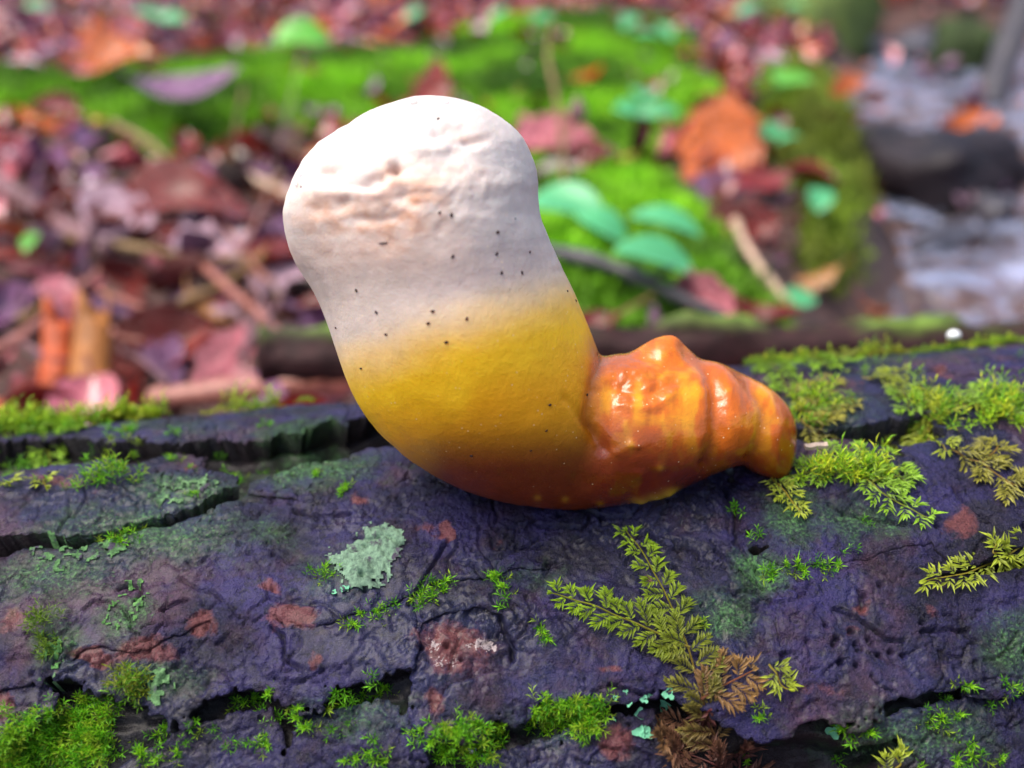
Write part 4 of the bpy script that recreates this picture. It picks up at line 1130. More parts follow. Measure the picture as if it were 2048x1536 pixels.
def lerp3(a, b, t): return np.array(a) + (np.array(b) - np.array(a)) * t
def build_frond(name, axes, label, seed, part='branchlet'):
    rs = np.random.default_rng(seed)
    root = None
    for (line, bl, colf, kw) in axes:
        P, Nn = px_axis(line, kw.pop('lift', 0.001))
        if root is None:
            root = empty(name, P[0]); tag(root, label, 'moss'); off = P[0]
        ms_, br = MB(), []
        feather(ms_, br, P, Nn, bl, rs, colf, **kw)
        st = obj('stem', ms_.mesh('stem', M_MOSS, off), root)
        for b in br: obj(part, b.mesh(part, M_MOSS, off), root)
    return root
YG, OL, BR, RB = (0.22, 0.36, 0.012), (0.17, 0.19, 0.02), (0.19, 0.105, 0.045), (0.14, 0.05, 0.045)
build_frond('fern_moss_frond', [
    ([(1440, 1500), (1405, 1400), (1378, 1310), (1345, 1225), (1300, 1135), (1252, 1068)], 0.0050, lambda f, g=0.5: lerp3(lerp3(BR, OL, min(1, f * 2.2)), YG, max(0, f * 1.5 - 0.55) + 0.15 * g), dict(bstep=0.00140, leafL=0.00105, angle=58)),
    ([(1378, 1300), (1320, 1272), (1240, 1240), (1170, 1210), (1105, 1192)], 0.0043, lambda f, g=0.5: lerp3(OL, YG, min(1, f * 1.1 + 0.3 * g)), dict(bstep=0.00140, leafL=0.00105, angle=58)),
    ([(1400, 1400), (1430, 1380), (1470, 1360), (1500, 1345)], 0.0052, lambda f, g=0.5: lerp3(BR, (0.30, 0.17, 0.05), f * 0.6 + 0.4 * g), dict(bstep=0.0014, leafL=0.0012)),
    ([(1420, 1420), (1390, 1440), (1350, 1465), (1320, 1478)], 0.0050, lambda f, g=0.5: lerp3(RB, BR, f), dict(bstep=0.0014, leafL=0.0012)),
], 'feathery olive and brown moss frond spread flat on the bark below the fungus', 31)
build_frond('fern_moss_frond', [
    ([(1480, 1560), (1430, 1530), (1380, 1510), (1340, 1500)], 0.0060, lambda f, g=0.5: lerp3(RB, BR, 0.4 * f + 0.4 * g), dict(bstep=0.0013, leafL=0.0013)),
    ([(1470, 1570), (1480, 1530), (1485, 1500)], 0.0055, lambda f, g=0.5: lerp3(RB, BR, 0.5 * g), dict(bstep=0.0013, leafL=0.0013)),
], 'withered reddish brown moss frond under the larger olive frond', 32)
ygc = lambda f, g=0.5: lerp3((0.20, 0.25, 0.03), (0.38, 0.46, 0.03), 0.5 * f + 0.5 * g)
brc = lambda f, g=0.5: lerp3((0.16, 0.26, 0.03), (0.30, 0.55, 0.03), 0.5 * f + 0.5 * g)
olc = lambda f, g=0.5: lerp3((0.20, 0.19, 0.03), (0.36, 0.34, 0.05), 0.5 * f + 0.5 * g)
SP = dict(bstep=0.0013, leafL=0.0012, spacing=0.0005)
def sprig(lines, label, seed, c=brc, bl=0.0034, name='moss_sprig', **kw):
    a = dict(SP); a.update(kw)
    return build_frond(name, [(l, bl, c, dict(a)) for l in lines], label, seed)
sprig([[(1538, 962), (1560, 985), (1580, 1010), (1602, 1030)]], 'curved yellow moss sprig hanging from the base of the orange foot', 40, ygc, 0.0016, bstep=0.0008)
sprig([[(1700, 930), (1730, 970), (1780, 1005), (1850, 1045)], [(1740, 975), (1790, 960), (1810, 975)]], 'long bright moss sprig pointing down between two right hand plates', 41, brc, 0.0038)
sprig([[(1640, 930), (1700, 925), (1760, 925), (1800, 960)], [(1650, 935), (1610, 950), (1570, 960)]], 'light green moss sprig beside the pale wood chip', 42, brc, 0.0042)
sprig([[(1800, 905), (1830, 860), (1880, 830), (1960, 815)], [(1840, 870), (1870, 890), (1890, 910)], [(1820, 880), (1795, 850), (1780, 835)]], 'broad yellow green moss spray on the edge of the upper right bark plate', 43, ygc, 0.0052)
sprig([[(1890, 820), (1940, 805), (2000, 820), (2060, 830)], [(1950, 812), (1990, 790), (2010, 790)]], 'bright green leafy moss spray at the end of the upper right crevice', 44, brc, 0.0050)
sprig([[(1900, 905), (1940, 925), (1990, 950), (2060, 985)], [(1960, 935), (1985, 915), (1990, 905)], [(2000, 958), (2030, 975), (2048, 960)]], 'olive yellow moss spray lying over the far right bark plate', 45, olc, 0.0042)
sprig([[(1500, 720), (1540, 735), (1600, 720), (1650, 715)], [(1530, 745), (1570, 770), (1600, 800)], [(1590, 725), (1640, 750), (1700, 745)]], 'light green moss spray on the log top behind the orange foot', 46, brc, 0.0048)
sprig([[(1570, 800), (1610, 790), (1640, 780), (1660, 760)], [(1590, 830), (1640, 830), (1700, 810)], [(1600, 850), (1630, 860), (1660, 840)]], 'pale olive moss spray touching the back of the orange foot', 47, olc, 0.0045)
sprig([[(1690, 740), (1740, 725), (1790, 720), (1830, 728)], [(1720, 760), (1760, 765), (1790, 750)]], 'yellow green moss spray with an orange leaf scrap on the log top', 48, ygc, 0.0045)
sprig([[(1850, 720), (1920, 700), (1980, 690), (2060, 675)], [(1800, 725), (1850, 715), (1900, 705)]], 'moss strip along the top edge of the log under the white droplet', 49, brc, 0.0036)
sprig([[(1780, 890), (1790, 905), (1800, 920)]], 'single upright green moss leaf shoot in the dark crevice', 50, brc, 0.0030)
sprig([[(2060, 1110), (2010, 1115), (1985, 1105), (1990, 1090)], [(2048, 1120), (2000, 1140), (1940, 1150), (1850, 1165)]], 'shaggy yellow green moss tail in the crack of the far right plate', 51, ygc, 0.0030, bstep=0.0011)
sprig([[(1535, 1330), (1545, 1345), (1558, 1368), (1572, 1380)]], 'short yellow moss sprig beside the olive frond', 52, ygc, 0.0016, bstep=0.0009)
sprig([[(1720, 1550), (1750, 1530), (1790, 1510)]], 'yellow green moss sprig at the bottom ledge below the pitted plate', 53, ygc, 0.0030)
sprig([[(1600, 910), (1640, 895), (1690, 890)], [(1610, 890), (1650, 870), (1690, 860)]], 'dark green moss sprig in the crevice right of the orange foot', 54, lambda f, g=0.5: lerp3((0.08, 0.14, 0.03), (0.2, 0.34, 0.03), g), 0.0035)
sprig([[(1680, 700), (1740, 705), (1800, 715)], [(1560, 705), (1600, 700), (1640, 705)]], 'moss strip on the log top beneath the rotten wood', 55, olc, 0.0040)
LSP = dict(bstep=0.0013, leafL=0.0019)
sprig([[(-20, 850), (40, 835), (100, 830), (150, 820)], [(20, 870), (60, 860), (130, 850)]], 'bright green moss spray on the upper log edge with yellow tips', 60, brc, 0.0055, **LSP)
sprig([[(140, 835), (200, 820), (260, 815), (310, 820)], [(180, 845), (230, 840), (280, 835)], [(150, 825), (170, 812), (190, 805)]], 'dense light green moss spray on the log edge beside the red stick', 61, ygc, 0.0055, **LSP)
sprig([[(-20, 820), (30, 800), (60, 795)], [(0, 840), (20, 815), (70, 820)]], 'tall green moss clump on the back edge of the log', 62, brc, 0.0060, **LSP)
sprig([[(-20, 885), (30, 880), (60, 870)]], 'low green moss spray on the upper left bark strip', 63, brc, 0.0045, **LSP)
sprig([[(80, 935), (110, 918), (140, 920), (165, 922)], [(90, 930), (95, 915), (100, 905)]], 'fresh green moss spray overhanging the left crevice', 64, brc, 0.0036)
sprig([[(470, 818), (500, 812), (530, 808)]], 'tiny bright moss patch on the log edge in front of the red stick', 65, brc, 0.0034)
sprig([[(400, 825), (430, 820), (450, 818)]], 'tiny yellow moss patch on the log edge in front of the red stick', 66, ygc, 0.0030)
sprig([[(0, 960), (15, 970), (25, 985)], [(70, 950), (85, 965), (95, 975)]], 'drooping green moss fringe over the left middle plate', 67, ygc, 0.0030)
sprig([[(590, 820), (605, 815), (620, 812)]], 'small moss dot on the log edge near the fungus', 68, brc, 0.0024)

# lichens, wood chip, droplets on the log
def lichen_patch(poly, ca, cb, label, seed):
    _ = [(660, 1150), (672, 1130), (712, 1120), (725, 1095), (745, 1082), (800, 1075), (812, 1095), (805, 1130), (800, 1150), (790, 1180), (760, 1190), (735, 1210), (708, 1212), (690, 1190), (672, 1170)]
    wx = PX + 16 * fbm(S_U / 3, S_V / 3, 501 + seed, 3) + 16 * fbm(S_U / 0.8, S_V / 0.8, 503 + seed, 2); wy = PY + 16 * fbm(S_U / 3, S_V / 3, 511, 3) + 16 * fbm(S_U / 0.8, S_V / 0.8, 513, 2)
    mk = in_poly(wx, wy, poly) & (fbm(S_U / 1.3, S_V / 1.3, 540 + seed, 3) > (-0.9 if seed == 0 else -0.05)) 
    i = np.arange(NU * NP).reshape(NU, NP)
    cm = mk[:-1, :-1] & mk[1:, 1:] & mk[1:, :-1] & mk[:-1, 1:]
    Q = np.stack([i[:-1, :-1], i[:-1, 1:], i[1:, 1:], i[1:, :-1]], -1)[cm]
    used = np.unique(Q); rm = np.full(NU * NP, -1); rm[used] = np.arange(len(used))
    b = blur(mk.astype(float), 2)
    H = HTOP + (0.10 + 0.35 * b + 0.40 * fbm(S_U / 0.7, S_V / 0.7, 530, 3) * b) / 1000
    V = log_pt(UU.ravel()[used], PP.ravel()[used], H.ravel()[used])
    m, nt, nd, lk, bs = mat('pale_lichen')
    tc = nd.new('ShaderNodeTexCoord').outputs['Object']; na = noise_node(nt, 900, 5, 0.7, tc); nb_ = noise_node(nt, 330, 3, 0.6, tc)
    cL = mixc(nt, ramp(nt, na.outputs[0], 0.35, 0.62), ca, cb)
    cL = mixc(nt, ramp(nt, nb_.outputs[0], 0.58, 0.66), cL, (0.07, 0.06, 0.09))
    lk.new(cL, bs.inputs['Base Color']); bs.inputs['Roughness'].default_value = 0.9; bs.inputs['Specular IOR Level'].default_value = 0.1
    bump(nt, bs, na.outputs[0], 0.0006, 0.9)
    off = V.mean(0)
    o = obj('lichen_patch', mesh_from('lichen_patch', V - off, rm[Q], [m])); o.location = Vector(off)
    tag(o, label, 'lichen')
lichen_patch([(660, 1150), (672, 1130), (712, 1120), (725, 1095), (745, 1082), (800, 1075), (812, 1095), (805, 1130), (800, 1150), (790, 1180), (760, 1190), (735, 1210), (708, 1212), (690, 1190), (672, 1170)], (0.08, 0.13, 0.10), (0.20, 0.33, 0.23), 'pale grey green crust of lichen on the purple bark', 0)
lichen_patch([(225, 1225), (270, 1190), (310, 1185), (315, 1215), (270, 1250), (260, 1285), (225, 1280)], (0.04, 0.10, 0.03), (0.14, 0.32, 0.10), 'scattered crumbly green lichen around a small ring in the bark', 10)
lichen_patch([(100, 1270), (130, 1260), (150, 1310), (140, 1360), (105, 1350)], (0.04, 0.10, 0.03), (0.13, 0.32, 0.10), 'narrow strip of crumbly green lichen beside the thin moss strip', 20)
lichen_patch([(60, 1360), (120, 1350), (115, 1390), (60, 1400)], (0.06, 0.12, 0.06), (0.17, 0.30, 0.16), 'grey green lichen just above the large moss cushion', 30)
lichen_patch([(270, 1350), (350, 1340), (370, 1390), (330, 1420), (290, 1400)], (0.05, 0.11, 0.05), (0.15, 0.30, 0.13), 'crumbly lichen between the rusty band and the lower ragged edge', 40)
lichen_patch([(90, 1100), (200, 1110), (280, 1085), (260, 1130), (130, 1160), (60, 1150)], (0.04, 0.09, 0.04), (0.12, 0.26, 0.10), 'thin green lichen film below the dark left crevice', 50)
lichen_patch([(300, 1010), (420, 995), (460, 1005), (400, 1035), (320, 1050)], (0.05, 0.10, 0.05), (0.15, 0.28, 0.13), 'grey green lichen on the rounded end of the left middle plate', 60)
M_SQ = plain('teal_lichen', (0.16, 0.48, 0.30), 0.6, 0.3, 0.3, 600, 0.0002)
def squam(seed):
    rs = np.random.default_rng(seed); V = [(0, 0, 0)]; F = []; k = 14
    for ring, r in ((0, .55), (1, 1.0)):
        for j in range(k):
            a = 2 * math.pi * j / k; rr = r * (1 + (0.28 * math.cos(3 * a + seed) + 0.15 * rs.normal()) * ring)
            V.append((rr * math.cos(a), rr * math.sin(a), 0.15 + 0.35 * ring + 0.12 * rs.normal() * ring))
    for j in range(k):
        j2 = (j + 1) % k; F += [(0, 1 + j, 1 + j2), (1 + j, 1 + k + j, 1 + k + j2, 1 + j2)]
    return mesh_from('lichen_lobe', np.array(V), F, [M_SQ])
SQ = [squam(i) for i in range(3)]
M_GRAIN = plain('green_lichen', (0.12, 0.28, 0.13), 0.8, 0.2, 0.4, 600, 0.0002)
SQG = []
for q_ in SQ:
    q2 = q_.copy(); q2.materials.clear(); q2.materials.append(M_GRAIN); SQG.append(q2)
def lobe(x, y, r, lab, grp, src=SQ):
    p, nrm = on_log(x, y); o = obj('lichen_lobe', random.choice(src))
    o.matrix_world = Matrix.Translation(Vector(p)) @ orient(nrm + 0.2 * RNG.normal(size=3), random.random() * 6) @ Matrix.Scale(r, 4)
    tag(o, lab, 'lichen', grp)
for (x, y, r) in [(1338, 1388, .0009), (1330, 1412, .0009), (1276, 1428, .0008), (1318, 1447, .0011), (1280, 1466, .0009), (1294, 1470, .0009), (1252, 1383, .0004), (1288, 1400, .0006), (1258, 1408, .0005), (1226, 1440, .0004), (1232, 1395, .0004), (1292, 1458, .0005), (1300, 1392, .0004)]:
    lobe(x, y, r, 'tiny teal lichen lobe on dark bark beside the frond base', 'teal lichen lobes by the frond')
lobe(1665, 1465, .0011, 'single mint green lichen flake in the dark ledge below the pitted plate', None)
for (x, y, r) in [(690, 1178, .0008), (668, 1185, .0006), (700, 1172, .0005)]:
    lobe(x, y, r, 'tiny pale green lichen lobe beside the lichen crust', 'lichen lobes by the crust')
def chip():
    p, nrm = on_log(1624, 930, 0.0045)
    V = []
    for i, x in enumerate(np.linspace(-1, 1, 7)):
        for (y, z) in ((-0.42, 0), (0.40, 0), (0.44, .30), (0.15, .38), (-0.1, .28), (-0.4, .34)):
            V.append((0.0021 * x, 0.0013 * (y + 0.06 * math.sin(3 * x)), 0.0022 * (z + 0.05 * math.cos(5 * x + y))))
    F = [tuple(i * 6 + k for k in range(6)) if i == 6 else tuple(i * 6 + 5 - k for k in range(6)) for i in (0, 6)]
    for i in range(6):
        for k in range(6): F.append((i * 6 + k, i * 6 + (k + 1) % 6, (i + 1) * 6 + (k + 1) % 6, (i + 1) * 6 + k))
    m = plain('pale_wood', (0.42, 0.33, 0.28), 0.7, 0.3, 0.3, 900, 0.0002)
    o = obj('wood_chip', mesh_from('wood_chip', np.array(V), F, [m], False)); o.matrix_world = Matrix.Translation(Vector(p)) @ orient(nrm, 0.05)
    tag(o, 'small pale wood chip lying in moss beside the orange foot', 'wood chip')
chip()
M_WHITE = plain('white_pebble', (0.85, 0.88, 0.92), 0.12, 0.6, 0.04, 300, 0, coat=0.6)
def bead(x, y, r, lab, lift=0.0):
    p, nrm = on_log(x, y, lift)
    me = DROP.copy(); me.materials.clear(); me.materials.append(M_WHITE)
    o = obj('white_bead', me); o.matrix_world = Matrix.Translation(Vector(p)) @ orient(nrm, 0) @ Matrix.Scale(r, 4); tag(o, lab, 'bead')
bead(945, 1500, .0007, 'tiny shiny white bead in the moss under the rusty wound', 0.0015)
bead(1909, 690, .0017, 'shiny white bead on the moss strip along the log top', 0.0035)

# ------------------------------------------------------------------ behind the log: moss on the ground
def ground_moss():
    xs = np.arange(-1.1, 0.75, 0.006); ys = np.arange(0.3, 2.2, 0.006)
    XX, YY = np.meshgrid(xs, ys, indexing='ij')
    mk = bilin(blur(MOSS, 1), (XX - GX0) / GS, (YY - GY0) / GS) + 0.35 * fbm(XX * 30, YY * 30, 600, 3)
    Z = gz(XX, YY) + 0.014 * smooth(0.35, 0.8, mk) + 0.010 * fbm(XX * 28, YY * 28, 610, 3) - 0.004
    inside = mk > 0.35
    nx, ny = XX.shape; i = np.arange(nx * ny).reshape(nx, ny)
    keep = inside[:-1, :-1] & inside[1:, 1:] & inside[1:, :-1] & inside[:-1, 1:]
    F = np.stack([i[:-1, :-1], i[1:, :-1], i[1:, 1:], i[:-1, 1:]], -1)[keep]
    V = np.stack([XX, YY, Z], -1).reshape(-1, 3)
    hue = smooth(-0.4, 0.5, fbm(XX * 11, YY * 11, 620, 4)).reshape(-1, 1)
    bankd = smooth(0.03, 0.13, XX - 0.12 * YY + 0.06 * fbm(XX * 8, YY * 8, 640, 2)).reshape(-1, 1)
    C = np.array([[0.05, 0.13, 0.012]]) * (1 - hue) + np.array([[0.24, 0.56, 0.015]]) * hue
    C = C * (1 - 0.75 * bankd) + np.array([[0.15, 0.17, 0.02]]) * 0.75 * bankd
    used = np.unique(F); rm = np.full(nx * ny, -1); rm[used] = np.arange(len(used))
    vis = used[(abs(V[used, 0]) < 0.62 * V[used, 1] + 0.2)]
    rs = np.random.default_rng(5)
    n = 60000
    b = vis[rs.integers(0, len(vis), n)]
    p = V[b] + np.c_[rs.normal(size=(n, 2)) * 0.003, np.zeros(n)]
    L = 0.006 + 0.009 * rs.random(n)
    a = rs.random(n) * 6.28; el = np.radians(20 + 60 * rs.random(n))
    d = np.c_[np.cos(a) * np.cos(el), np.sin(a) * np.cos(el), np.sin(el)]
    sd_ = np.c_[-np.sin(a), np.cos(a), np.zeros(n)] * (0.0012 + 0.0012 * rs.random(n))[:, None]
    T = np.stack([p - sd_, p + sd_, p + d * L[:, None]], 1).reshape(-1, 3)
    cb = C[b] * (0.75 + 0.6 * rs.random(n))[:, None]
    CB = np.repeat(cb, 3, 0)
    Vg = V[used]; nF = rm[F]
    tris = np.concatenate([nF[:, [0, 1, 2]], nF[:, [0, 2, 3]], len(Vg) + np.arange(3 * n).reshape(-1, 3)])
    m = vcol_material('ground_moss', 0.6, 0.25, noise_amt=0.4, noise_scale=60, trans=0.25)
    o = obj('moss_carpet', mesh_from('moss_carpet', np.concatenate([Vg, T]), tris, [m], True, np.concatenate([C[used], CB])))
    tag(o, 'bright green carpet of moss over the ground and stream bank behind the log', 'moss', None, 'stuff')
ground_moss()

# ------------------------------------------------------------------ leaf litter
LEAFC = {'dark red': (0.18, 0.012, 0.008), 'red brown': (0.26, 0.03, 0.022), 'orange': (0.62, 0.13, 0.018), 'tan': (0.52, 0.24, 0.08), 'purple brown': (0.22, 0.095, 0.20), 'pinkish': (0.56, 0.16, 0.20), 'dark brown': (0.06, 0.025, 0.022), 'pale pink': (0.62, 0.40, 0.50)}
LEAFN = list(LEAFC)
LEAFM = [plain('leaf_' + k.replace(' ', '_'), c, 0.24, 0.6, 0.4, 55, 0.0015, coat=0.35) for k, c in LEAFC.items()]
LEAFT = [plain('near_leaf_' + k.replace(' ', '_'), c, 0.26, 0.6, 0.4, 5, 0.03, coat=0.35) for k, c in LEAFC.items()]
def leaf_geo(seed, L=1.0, W=0.55, lob=0.0, curl=0.3, fold=0.2, stalk=True):
    rs = np.random.default_rng(seed); V = []; F = []; n = 9
    ph = rs.random(3) * 6.28; tw = rs.normal() * 0.35
    for i in range(n):
        s = i / (n - 1)
        w = W / 2 * (math.sin(math.pi * min(1, 0.03 + s ** 0.85 * 0.97)) ** 0.75) * (1 + lob * math.cos(s * 22 + seed))
        x = L * (s - 0.5)
        zc = curl * L * ((s - 0.5) ** 2 * 1.6 - 0.2 + 0.07 * math.sin(5 * s + ph[0]))
        for j, y in enumerate((-1, -0.55, 0, 0.55, 1)):
            z = zc + fold * abs(y) ** 1.3 * w * 1.2 + tw * y * w * (s - 0.5) * 2 + 0.05 * math.sin(9 * s + 3 * y + ph[1]) * w
            V.append((x, y * w * (1 - 0.12 * abs(fold)), z))
    for i in range(n - 1):
        for j in range(4): F.append((i * 5 + j, (i + 1) * 5 + j, (i + 1) * 5 + j + 1, i * 5 + j + 1))
    if stalk:
        b = len(V); z0 = V[2][2]
        for k in range(3):
            for (dy, dz) in ((-0.012, 0), (0.012, 0), (0, 0.02)): V.append((-0.5 * L - 0.09 * L * k + 0.02, dy, z0 + dz + 0.04 * k * k))
        for k in range(2):
            for q in range(3): F.append((b + k * 3 + q, b + k * 3 + (q + 1) % 3, b + k * 3 + 3 + (q + 1) % 3, b + k * 3 + 3 + q))
    return np.array(V), F
LVAR = [leaf_geo(0, lob=0.08, curl=0.5), leaf_geo(1, curl=0.6, fold=0.5, lob=0.12), leaf_geo(2, W=0.45, curl=-0.4, fold=0.2), leaf_geo(3, W=0.62, lob=0.28, curl=0.3), leaf_geo(4, W=0.5, lob=0.22, curl=0.7, fold=-0.4), leaf_geo(5, W=0.7, curl=0.2, fold=0.7), leaf_geo(6, W=0.5, curl=0.9, fold=0.9)]
LMESH = {}
def leaf_mesh(v, c):
    if (v, c) not in LMESH: LMESH[(v, c)] = mesh_from('fallen_leaf', LVAR[v][0], LVAR[v][1], [LEAFT[c]])
    return LMESH[(v, c)]

def litter():
    rs = np.random.default_rng(99); items = []
    while len(items) < 10500:
        y = 0.33 + 2.75 * rs.random(); x = -1.6 + 3.2 * rs.random()
        if abs(x) > 0.56 * y + 0.22: continue
        mo = float(bilin(MOSS, np.array((x - GX0) / GS), np.array((y - GY0) / GS))); st = float(bilin(msb, np.array((x - GX0) / GS), np.array((y - GY0) / GS)))
        if mo > 0.4 and (rs.random() > 0.13 or (y < 0.85 and x > 0)): continue
        if st > 0.25 and rs.random() > 0.06: continue
        z = float(gz(x, y)); z = max(z, WATER_Z) if st > 0.5 else z
        pr = [0.16, 0.22, 0.09, 0.04, 0.19, 0.15, 0.09, 0.06]
        c = int(rs.choice(8, p=pr)); v = int(rs.integers(0, len(LVAR)))
        sz = (0.016 + 0.032 * rs.random() ** 1.3) * (0.8 if st > 0.3 else 1)
        tilt = abs(rs.normal()) * 0.60; ta = rs.random() * 6.28
        nrm = np.array([math.sin(tilt) * math.cos(ta), math.sin(tilt) * math.sin(ta), math.cos(tilt)])
        M = Matrix.Translation((x, y, z + 0.004 + 0.012 * rs.random() + sz * 0.25 * math.sin(tilt))) @ orient(nrm, rs.random() * 6.28) @ Matrix.Scale(sz, 4)
        items.append((y, M, v, c, st, mo))
    items.sort(key=lambda t: t[0])
    things = []; rest = []
    for it in items:
        px_, py_, _ = project(np.array(it[1].translation))
        if len(things) < 260 and 0 < px_ < 2048 and 20 < py_ < 800: things.append(it)
        else: rest.append(it)
    for (y, M, v, c, st, mo) in things:
        o = obj('fallen_leaf', leaf_mesh(v, c)); o.matrix_world = M
        where = 'lying in the stream beyond the bank' if st > 0.5 else ('lying on the green moss carpet behind the log' if mo > 0.4 else 'in the litter behind the log')
        tag(o, 'wet ' + LEAFN[c] + ' dead leaf ' + where, 'leaf', LEAFN[c] + ' leaves ' + where)
    Vs, Fs, mi, b = [], [], [], 0
    for (y, M, v, c, st, mo) in rest:
        A = np.array(M); V = LVAR[v][0] @ A[:3, :3].T + A[:3, 3]
        Vs.append(V); Fs += [tuple(i + b for i in f) for f in LVAR[v][1]]; mi += [c] * len(LVAR[v][1]); b += len(V)
    o = obj('leaf_litter', mesh_from('leaf_litter', np.concatenate(Vs), Fs, LEAFM, True, None, mi))
    tag(o, 'carpet of wet red and purple dead leaves farther back on the forest floor', 'leaves', None, 'stuff')
litter()

def big_leaf(px, py, size, v, c, face, spin, label, lift=0.012, sx=1.0, sy=1.0):
    p = ghit(px, py, lift)
    n = np.array(face, float); n /= np.linalg.norm(n)
    o = obj('fallen_leaf', leaf_mesh(v, LEAFN.index(c)))
    o.matrix_world = Matrix.Translation(Vector(p)) @ orient(n, spin) @ Matrix.Diagonal((size * sx, size * sy, size, 1))
    tag(o, label, 'leaf')
TOC = (0.0, -0.9, 0.45)     # a leaf standing up, its face towards the viewer's side
def curled(x0, y0, x1, y1, wpx, t, c, label, seed):
    """a leaf rolled into a half tube, standing on the ground"""
    rs = np.random.default_rng(seed); V = []; F = []; n, k = 12, 11
    m = wpx / FPX * t / 2
    for side in (1.0, 0.86):
        for i in range(n):
            f = i / (n - 1)
            p = CAMP + ray(np.array(x0 + (x1 - x0) * f + 5 * math.sin(2 * f + seed)), np.array(y0 + (y1 - y0) * f)) * (t + 0.01 * f)
            w = m * (1.05 - 0.25 * f + 0.05 * math.sin(3 * f + seed))
            for j in range(k):
                a = math.radians(-30 + 240 * j / (k - 1))
                jag = (0.006 * rs.random() + 0.006 * math.sin(2 * a)) * (f > 0.9)
                V.append(p + side * w * np.array([math.cos(a), -math.sin(a) * 0.8, 0]) + np.array([0, 0, -jag]))
    o_ = n * k
    for i in range(n - 1):
        for j in range(k - 1):
            q = (i * k + j, i * k + j + 1, (i + 1) * k + j + 1, (i + 1) * k + j); F.append(q); F.append(tuple(o_ + z for z in q[::-1]))
        for j in (0, k - 1): F.append((i * k + j, (i + 1) * k + j, o_ + (i + 1) * k + j, o_ + i * k + j))
    for j in range(k - 1): F.append(((n - 1) * k + j, (n - 1) * k + j + 1, o_ + (n - 1) * k + j + 1, o_ + (n - 1) * k + j))
    V = np.array(V); off = V[:k].mean(0)
    o = obj('curled_leaf', mesh_from('curled_leaf', V - off, F, [plain('curl_' + str(seed), c, 0.45, 0.45, 0.35, 130, 0.001)])); o.location = Vector(off); tag(o, label, 'leaf')
curled(170, 815, 186, 590, 84, 0.445, (0.36, 0.13, 0.025), 'tall tan leaf rolled into a tube, standing upright behind the log', 1)
curled(108, 815, 118, 600, 70, 0.455, (0.46, 0.075, 0.012), 'orange rolled leaf standing upright beside the tall tan one', 2)
big_leaf(330, 690, 0.05, 5, 'red brown', (0.1, -0.8, 0.7), 0.5, 'wide red brown leaf leaning in front of the litter', 0.018)
big_leaf(450, 720, 0.04, 3, 'pinkish', (0.3, -0.8, 0.7), 1.2, 'pinkish lobed leaf leaning behind the red stick', 0.015)
big_leaf(390, 410, 0.10, 2, 'dark red', (0.1, -0.5, 0.8), -0.25, 'long dark red leaf arching over a pale leaf', 0.03, 1.0, 0.8)
big_leaf(245, 440, 0.07, 1, 'pale pink', (-0.2, -0.5, 0.8), -0.6, 'pale pink leaf under the long dark red leaf', 0.02)
big_leaf(440, 490, 0.055, 3, 'pale pink', (0, -0.45, 0.9), 0.1, 'pale lavender leaf lying flat beneath the twigs', 0.016)
big_leaf(1440, 285, 0.085, 3, 'orange', (-0.1, -0.9, 0.5), 1.4, 'bright orange lobed leaf standing above the moss bank', 0.035, 1.0, 1.2)
big_leaf(1460, 375, 0.07, 0, 'purple brown', (0.2, -0.5, 0.8), 0.3, 'purple brown leaf under the bright orange leaf', 0.012)
big_leaf(1490, 430, 0.06, 4, 'red brown', (0.2, -0.5, 0.8), -0.8, 'curled reddish leaf between the orange leaf and the pale twig', 0.012)
big_leaf(250, 115, 0.085, 2, 'orange', (0.1, -0.5, 0.8), 0.2, 'large orange leaf above the moss ridge', 0.03)
big_leaf(180, 75, 0.085, 1, 'orange', (-0.5, -0.5, 0.6), 0.9, 'orange red leaf standing beyond the moss ridge', 0.03)
big_leaf(380, 165, 0.085, 0, 'purple brown', (0.0, -0.3, 0.95), 0.2, 'broad purple leaf lying on the moss ridge', 0.05)
big_leaf(865, 180, 0.06, 0, 'red brown', (0, -0.6, 0.7), 1.4, 'red brown leaf on the moss above the fungus cap', 0.05)
big_leaf(1110, 300, 0.075, 5, 'pinkish', (0, -0.4, 0.9), 0.1, 'pink leaf behind the fungus cap shoulder', 0.02)
big_leaf(1190, 310, 0.05, 2, 'dark red', (0, -0.5, 0.8), 0.2, 'dark red leaf on moss beside the upright stem', 0.02)
big_leaf(1190, 640, 0.022, 0, 'dark red', (0, -0.6, 0.8), 0.1, 'small dark red leaf scrap on moss beside the yellow fungus body', 0.02)
big_leaf(1930, 240, 0.045, 1, 'orange', (0, -0.7, 0.7), 0.3, 'orange leaf caught on the dark stone in the stream', 0.08)
big_leaf(1885, 275, 0.045, 0, 'red brown', (0, -0.8, 0.6), 1.4, 'red leaf hanging down the dark stone in the stream', 0.06)
big_leaf(1700, 165, 0.04, 2, 'orange', (0.3, -0.6, 0.8), 0.6, 'orange leaf at the end of the mossy bank', 0.06)
big_leaf(1735, 735, 0.006, 0, 'orange', (0, -0.5, 0.8), 0.2, 'tiny orange leaf scrap in moss on the log top', 0.0) if False else None

